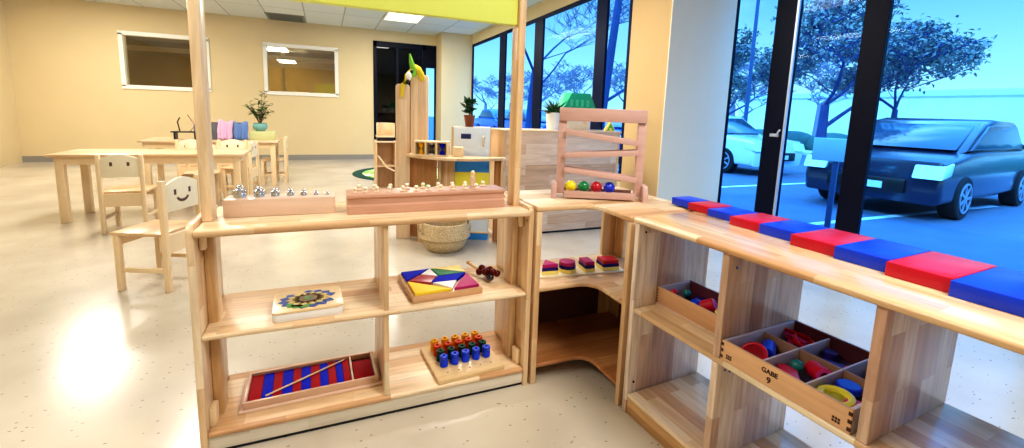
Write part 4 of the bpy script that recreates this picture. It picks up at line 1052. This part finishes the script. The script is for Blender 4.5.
cloth('draped_cloth', 'blue-grey cloth hanging beside the lilac one on the far table', M_clothb, -.70, 5.76, .17, .24, 1.7)
bkr = thing('book_rack', 'dark sloping book rack behind the cloths on the far table', 'rack', (-.90, 5.92, ZT))
MB().prism([(-.14, 0), (.1, 0), (.1, .24), (.07, .24)], -.2, .2, 'x', .003).build('rack_body', M_bookd, bkr)
ob = MB().box(-.09, .09, -.012, .012, 0, .2, .002).build('book', plain('slate_cover', (120, 104, 124), .6)); tag(ob, 'slate-coloured book leaning at the left side of the book rack', 'book'); put(ob, (-1.2, 5.88, ZT + .0005), .2)
tr = thing('black_tray', 'flat black tray stand with thin rods near the left window on the far table', 'tray', (-1.37, 5.86, ZT))
MB().box(-.17, .15, -.08, .08, .095, .11, .003).build('tray_top', M_black, tr)
for xx in (-.14, .1): MB().box(xx, xx + .02, -.06, .06, 0, .095).build('tray_foot', M_black, tr, smooth=False)
MB().tube([(-.08, 0, .11), (-.10, 0, .24), (-.07, 0, .30)], .008, 6).build('rod', M_bell, tr); MB().tube([(.04, 0, .11), (.1, 0, .2), (.02, 0, .34)], .005, 6).build('rod', M_bell, tr)

# ------------------------------------------------------------------ outdoors
GZ = -.16
struct(MB().box(XN + .3, 90, -60, 90, GZ - .1, GZ).box(-20, XN + .3, 13.4, 90, GZ - .1, GZ).box(1.5, XN + .3, 9.4, 13.4, GZ - .1, GZ).build('ground_parking', M_asphalt, smooth=False))
struct(MB().box(18.5, 19.3, -60, 70, GZ, GZ + .14, .02).build('trim_kerb', M_kerb, smooth=False))
struct(MB().box(19.3, 60, -60, 90, GZ, GZ + .1).build('ground_verge', plain('dry_grass', (214, 218, 206), .9, var=.3, scale=1), smooth=False))
mb = MB()
for k in range(9): mb.box(6.2, 11.2, -6 + k * 2.7, -5.9 + k * 2.7, GZ, GZ + .004)
tag(mb.build('parking_lines', M_line, smooth=False), 'pale painted parking lines on the asphalt outside', 'road marking', kind='stuff')
def make_car(label, m, loc, rz):
    t = thing('parked_car', label, 'car', loc, rz, 'cars parked outside')
    lo = [(-2.2, .25), (-2.25, .55), (-2.15, .85), (-1.2, .95), (-.7, .98), (1.7, .98), (2.2, .92), (2.28, .6), (2.2, .25)]
    MB().prism(lo, -.88, .88, 'y', .09, 3).build('car_body', m, t)
    hi = [(-1.15, .95), (-.45, 1.42), (.0, 1.48), (1.0, 1.46), (1.75, 1.0), (1.7, .95)]
    MB().prism(hi, -.78, .78, 'y', .10, 3).build('car_roof', m, t)
    MB().prism([(-.98, 1.0), (-.40, 1.37), (.95, 1.39), (1.5, 1.02)], -.80, .80, 'y', .02).prism([(-1.16, 1.0), (-.52, 1.38), (-.44, 1.38), (-1.0, 1.0)], -.66, .66, 'y', .01).build('car_window', M_carglass, t)
    for x in (-1.38, 1.35):
        for s in (-1, 1):
            Mx = Matrix.Translation((x, s * .80, .32)) @ Matrix.Rotation(PI / 2, 4, 'X')
            w = MB().lathe([(.0, -.11), (.30, -.11), (.32, -.09), (.32, .09), (.30, .11), (0, .11)], seg=28, M=Mx).build('wheel', M_tyre, t)
            mb = MB().lathe([(.20, -.125), (.225, -.125), (.225, .125), (.20, .125), (.20, -.125)], seg=24, M=Mx).cyl((0, 0, -.125), .05, .25, 12, 0, Mx)
            for k in range(7):
                a = k / 7 * 2 * PI
                mb.box(.03, .21, -.02, .02, -.122, .122, 0, M=Mx @ Matrix.Rotation(a, 4, 'Z'))
            mb.build('rim', M_rim, w, smooth=False)
    for s in (-1, 1):
        MB().prism([(-2.27, .62), (-2.2, .80), (-1.9, .84), (-1.95, .66)], s * .72 - .17, s * .72 + .17, 'y', .02).build('headlamp', M_lamp, t)
    MB().box(-2.29, -2.2, -.5, .5, .38, .58, .02).build('grille', M_black, t)
    MB().box(-2.30, -2.26, -.24, .24, .42, .52).build('number_plate', M_sign, t, smooth=False)
    return t
cw = make_car('white car parked outside the near window, its front wheel showing', M_carw, (10.6, 8.05, GZ), PI / 2)
# white car: nose towards -Y
cw.rotation_euler[2] = PI / 2
cd = dup(cw, (10.2, 2.75, GZ), 0.12, 'dark blue car facing the building beyond the sign post')
cb1 = dup(cw, (9.0, 16.4, GZ), PI / 2, 'blue car outside the far windows, behind the pot plant')
cb2 = dup(cw, (8.6, 10.9, GZ), PI / 2, 'blue car outside the far windows, behind the toy house')
cb3 = dup(cw, (9.4, 21.5, GZ), PI / 2, 'blue car outside the leftmost far window')
def recolour(c, m):
    for ch in c.children:
        if ch.name.split('.')[0] in ('car_body', 'car_roof'):
            ch.data = ch.data.copy(); ch.data.materials[0] = m
recolour(cd, M_card); recolour(cb1, M_carb); recolour(cb2, M_carb); recolour(cb3, M_carb)

def tree_mesh(seed, h, r0, lean=(0, 0), depth=5, spread=.55, nleaf=0, first=.35, rmin=.006, ls=.16):
    r = random.Random(seed); mt = MB(); mbr = MB(); ml = MB()
    def grow(p, d, l, rad, lev):
        n = 3; pts = [Vector(p)]; dd = Vector(d)
        for k in range(n):
            dd = (dd + Vector((r.uniform(-1, 1) * (.03 if lev == 0 else .17), r.uniform(-1, 1) * (.03 if lev == 0 else .17), r.uniform(-.02, .12)))).normalized()
            pts.append(pts[-1] + dd * l / n)
        rd = [rad * (1 - .4 * k / n) for k in range(n + 1)]
        (mt if lev == 0 else mbr).tube(pts, rd, 8 if lev < 2 else 4)
        if lev >= depth:
            for j in range(nleaf):
                q = pts[r.randrange(1, n + 1)] + Vector((r.uniform(-.2, .2), r.uniform(-.2, .2), r.uniform(-.2, .2)))
                ml.leaf(q, (r.uniform(-1, 1), r.uniform(-1, 1), r.uniform(-1, .4)), (r.uniform(-1, 1), r.uniform(-1, 1), 1), ls, ls * .55)
            return
        for k in range(3 if lev < depth - 1 else 4):
            a = r.uniform(0, 2 * PI); q = pts[-1] if k < 2 else pts[r.randrange(1, n + 1)]
            side = Vector((math.cos(a), math.sin(a), r.uniform(-.1, .35)))
            grow(q, (dd * (1 - spread) + side * spread).normalized(), l * r.uniform(.6, .82), max(rmin, rd[-1] * r.uniform(.5, .72)), lev + 1)
    grow((0, 0, 0), Vector((lean[0], lean[1], 1)).normalized(), h * first, r0, 0)
    return mt, mbr, ml
def tree(label, loc, seed, h, r0, m, **kw):
    t = thing('bare_tree', label, 'tree', loc, 0, 'trees outside')
    lm = kw.pop('leafmat', None)
    mt, mbr, ml = tree_mesh(seed, h, r0, **kw)
    mt.build('trunk', m, t, smooth=False); mbr.build('branches', m, t, smooth=False)
    if kw.get('nleaf'): ml.build('leaves', lm or M_dryleaf, t, smooth=False)
    else: ml.bm.free()
    return t
tree('thick-trunked bare tree outside, rising beyond the third far window mullion', (7.0, 8.40, GZ), 4, 11, .13, M_bark, lean=(0, -.17), first=.46, depth=6, spread=.62, rmin=.008)
tree('slender bare tree outside the second far window', (7.4, 13.6, GZ), 9, 11, .13, M_bark, lean=(0, -.05), first=.26, depth=6, rmin=.008)
tree('leafy-crowned tree outside the near window, trunk rising from the parking lot', (12.2, 5.9, GZ), 14, 9, .15, M_bark, depth=6, nleaf=4, first=.2, spread=.6, rmin=.012, ls=.13)
tree('tall tree in the parking lot behind the white car', (17.4, 13.6, GZ), 25, 10, .15, M_bark, depth=6, nleaf=6, first=.22, spread=.6, rmin=.014, ls=.2)
tree('tree at the kerb behind the lamp post', (23.5, 19.5, GZ), 33, 10, .17, M_bark, depth=6, nleaf=6, first=.22, spread=.6, rmin=.016, ls=.24)
tree('tree at the kerb right of the dark car', (22.5, 9.6, GZ), 38, 10, .16, M_bark, depth=6, nleaf=6, first=.2, spread=.6, rmin=.014, ls=.22)
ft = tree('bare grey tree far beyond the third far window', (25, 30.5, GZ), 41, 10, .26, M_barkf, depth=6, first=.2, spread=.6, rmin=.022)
FL = ['bare grey tree far outside at the left far window', 'bare grey tree far outside just right of the tall post', 'bare grey tree far outside behind the spiky plant', 'bare grey tree far outside behind the toy house', 'bare grey tree far outside beside the pillar',
      'bare grey tree far beyond the lamp post', 'bare grey tree far beyond the dark car']
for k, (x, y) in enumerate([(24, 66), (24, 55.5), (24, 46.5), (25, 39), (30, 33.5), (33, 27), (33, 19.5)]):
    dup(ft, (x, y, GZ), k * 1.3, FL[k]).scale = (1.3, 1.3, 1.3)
lp = thing('lamp_post', 'thin blue-grey lamp post in the parking lot outside the near window', 'lamp post', (14.4, 10.05, GZ))
MB().tube([(0, 0, 0), (0, 0, 7.5)], [.075, .05], 10).build('pole', M_pole, lp)
MB().cyl((0, 0, 0), .28, .75, 18, .03).build('concrete_base', M_kerb, lp)
MB().box(-.15, .15, -.7, .1, 7.4, 7.55, .03).build('lamp_head', M_pole, lp)
sp = thing('sign_post', 'dark post with a pale rectangular sign outside the near window', 'sign', (6.4, 1.98, GZ), .35)
MB().box(-.03, .03, -.03, .03, 0, 1.15, .004).build('post', M_pole, sp)
MB().box(-.05, -.03, -.26, .26, .86, 1.15, .01).build('sign_board', M_sign, sp)
hd = MB()
for k in range(26): hd.sph((21 + .3 * math.sin(k * 1.7), -8 + k * 1.6, GZ + .35), 1.05, 10, .55)
tag(hd.build('clipped_hedge', M_hedge), 'low clipped hedge along the far side of the parking lot', 'hedge', kind='stuff')
bd = thing('office_building', 'pale low building across the road beyond the near window', 'building', (42, 12, GZ))
MB().box(0, 8, -26, 22, 0, 3.6).build('facade', M_bldg, bd, smooth=False)
MB().box(-.2, 8.2, -26.2, 22.2, 3.6, 4.0).build('roof', M_kerb, bd, smooth=False)
for k in range(0): MB().box(-.06, .02, -25 + k * 3.9, -22.6 + k * 3.9, 1.0, 2.7).build('window', M_bldgwin, bd, smooth=False)

# ------------------------------------------------------------------ world, sun, portals
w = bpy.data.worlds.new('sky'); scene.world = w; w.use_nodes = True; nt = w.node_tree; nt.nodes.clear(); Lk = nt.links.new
tc = N(nt, 'ShaderNodeTexCoord'); sep = N(nt, 'ShaderNodeSeparateXYZ'); Lk(tc.outputs['Generated'], sep.inputs[0])
rp = N(nt, 'ShaderNodeValToRGB'); Lk(sep.outputs[2], rp.inputs[0])
e = rp.color_ramp.elements
e[0].position = 0; e[0].color = (1.5, 1.35, 1.2, 1); e[1].position = .6; e[1].color = (.24, .46, .76, 1)
x = e.new(.12); x.color = (.95, 1.0, 1.0, 1); x = e.new(.3); x.color = (.16, .46, .80, 1)
no = N(nt, 'ShaderNodeTexNoise'); no.inputs['Scale'].default_value = 3.2; no.inputs['Detail'].default_value = 5
mpn = N(nt, 'ShaderNodeMapping'); mpn.inputs['Scale'].default_value = (1, 1, 3); Lk(tc.outputs['Generated'], mpn.inputs[0]); Lk(mpn.outputs[0], no.inputs['Vector'])
r2 = N(nt, 'ShaderNodeValToRGB'); Lk(no.outputs['Fac'], r2.inputs[0]); r2.color_ramp.elements[0].position = .52; r2.color_ramp.elements[1].position = .72
mx = N(nt, 'ShaderNodeMix', data_type='RGBA'); Lk(r2.outputs[0], mx.inputs[0]); Lk(rp.outputs[0], mx.inputs[6]); mx.inputs[7].default_value = (.95, .97, 1, 1)
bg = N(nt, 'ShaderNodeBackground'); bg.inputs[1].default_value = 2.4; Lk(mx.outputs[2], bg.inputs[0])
mr = N(nt, 'ShaderNodeMapRange'); mr.inputs[1].default_value = .36; mr.inputs[2].default_value = .62; mr.inputs[3].default_value = 1.3; mr.inputs[4].default_value = 8; Lk(sep.outputs[2], mr.inputs[0]); Lk(mr.outputs[0], bg.inputs[1])  # sky raised in strength overhead, above the window view, for more indoor daylight
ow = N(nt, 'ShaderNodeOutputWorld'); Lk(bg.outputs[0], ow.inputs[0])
sl = bpy.data.lights.new('sun', 'SUN'); sl.energy = 2.6; sl.angle = .02; sl.color = (1, .95, .86)
so = bpy.data.objects.new('sun', sl); COL.objects.link(so); so.rotation_euler = (0, math.radians(-50), math.radians(25))
def portal(x, y, z, sy_, sz):
    l = bpy.data.lights.new('window_portal', 'AREA'); l.shape = 'RECTANGLE'; l.size = sz; l.size_y = sy_; l.cycles.is_portal = True
    ob = bpy.data.objects.new('window_portal', l); COL.objects.link(ob); ob.location = (x, y, z); ob.rotation_euler = (0, PI / 2, 0)
portal(XR + .14, 5.5, 1.55, 6, 2.3); portal(XN + .2, -.7, 1.4, 5.4, 2.6)

# ------------------------------------------------------------------ camera
cam = bpy.data.cameras.new('camera'); co = bpy.data.objects.new('camera', cam); COL.objects.link(co)
yaw, pit, rol, fpx, pcy = -.39987, -.14365, .03405, 444.2127, 176.6738
c, s = math.cos(yaw), math.sin(yaw)
R = Vector((c, s, 0)); Fw = Vector((-s * math.cos(pit), c * math.cos(pit), math.sin(pit))); U = R.cross(Fw)
right = math.cos(rol) * R + math.sin(rol) * U; up = -math.sin(rol) * R + math.cos(rol) * U
M = Matrix((right, up, -Fw)).transposed().to_4x4(); M.translation = (.40998, -1.6165, 1.17826)
co.matrix_world = M
cam.sensor_fit = 'HORIZONTAL'; cam.sensor_width = 36; cam.lens = fpx / 1024 * 36
cam.shift_y = (pcy - 224) / 1024
cam.clip_end = 300
scene.camera = co
scene.view_settings.view_transform = 'Standard'
scene.view_settings.look = 'Medium High Contrast'
scene.view_settings.exposure = 0.18
scene.cycles.use_denoising = True
scene.cycles.max_bounces = 8
scene.cycles.transparent_max_bounces = 16
scene.cycles.sample_clamp_indirect = 4
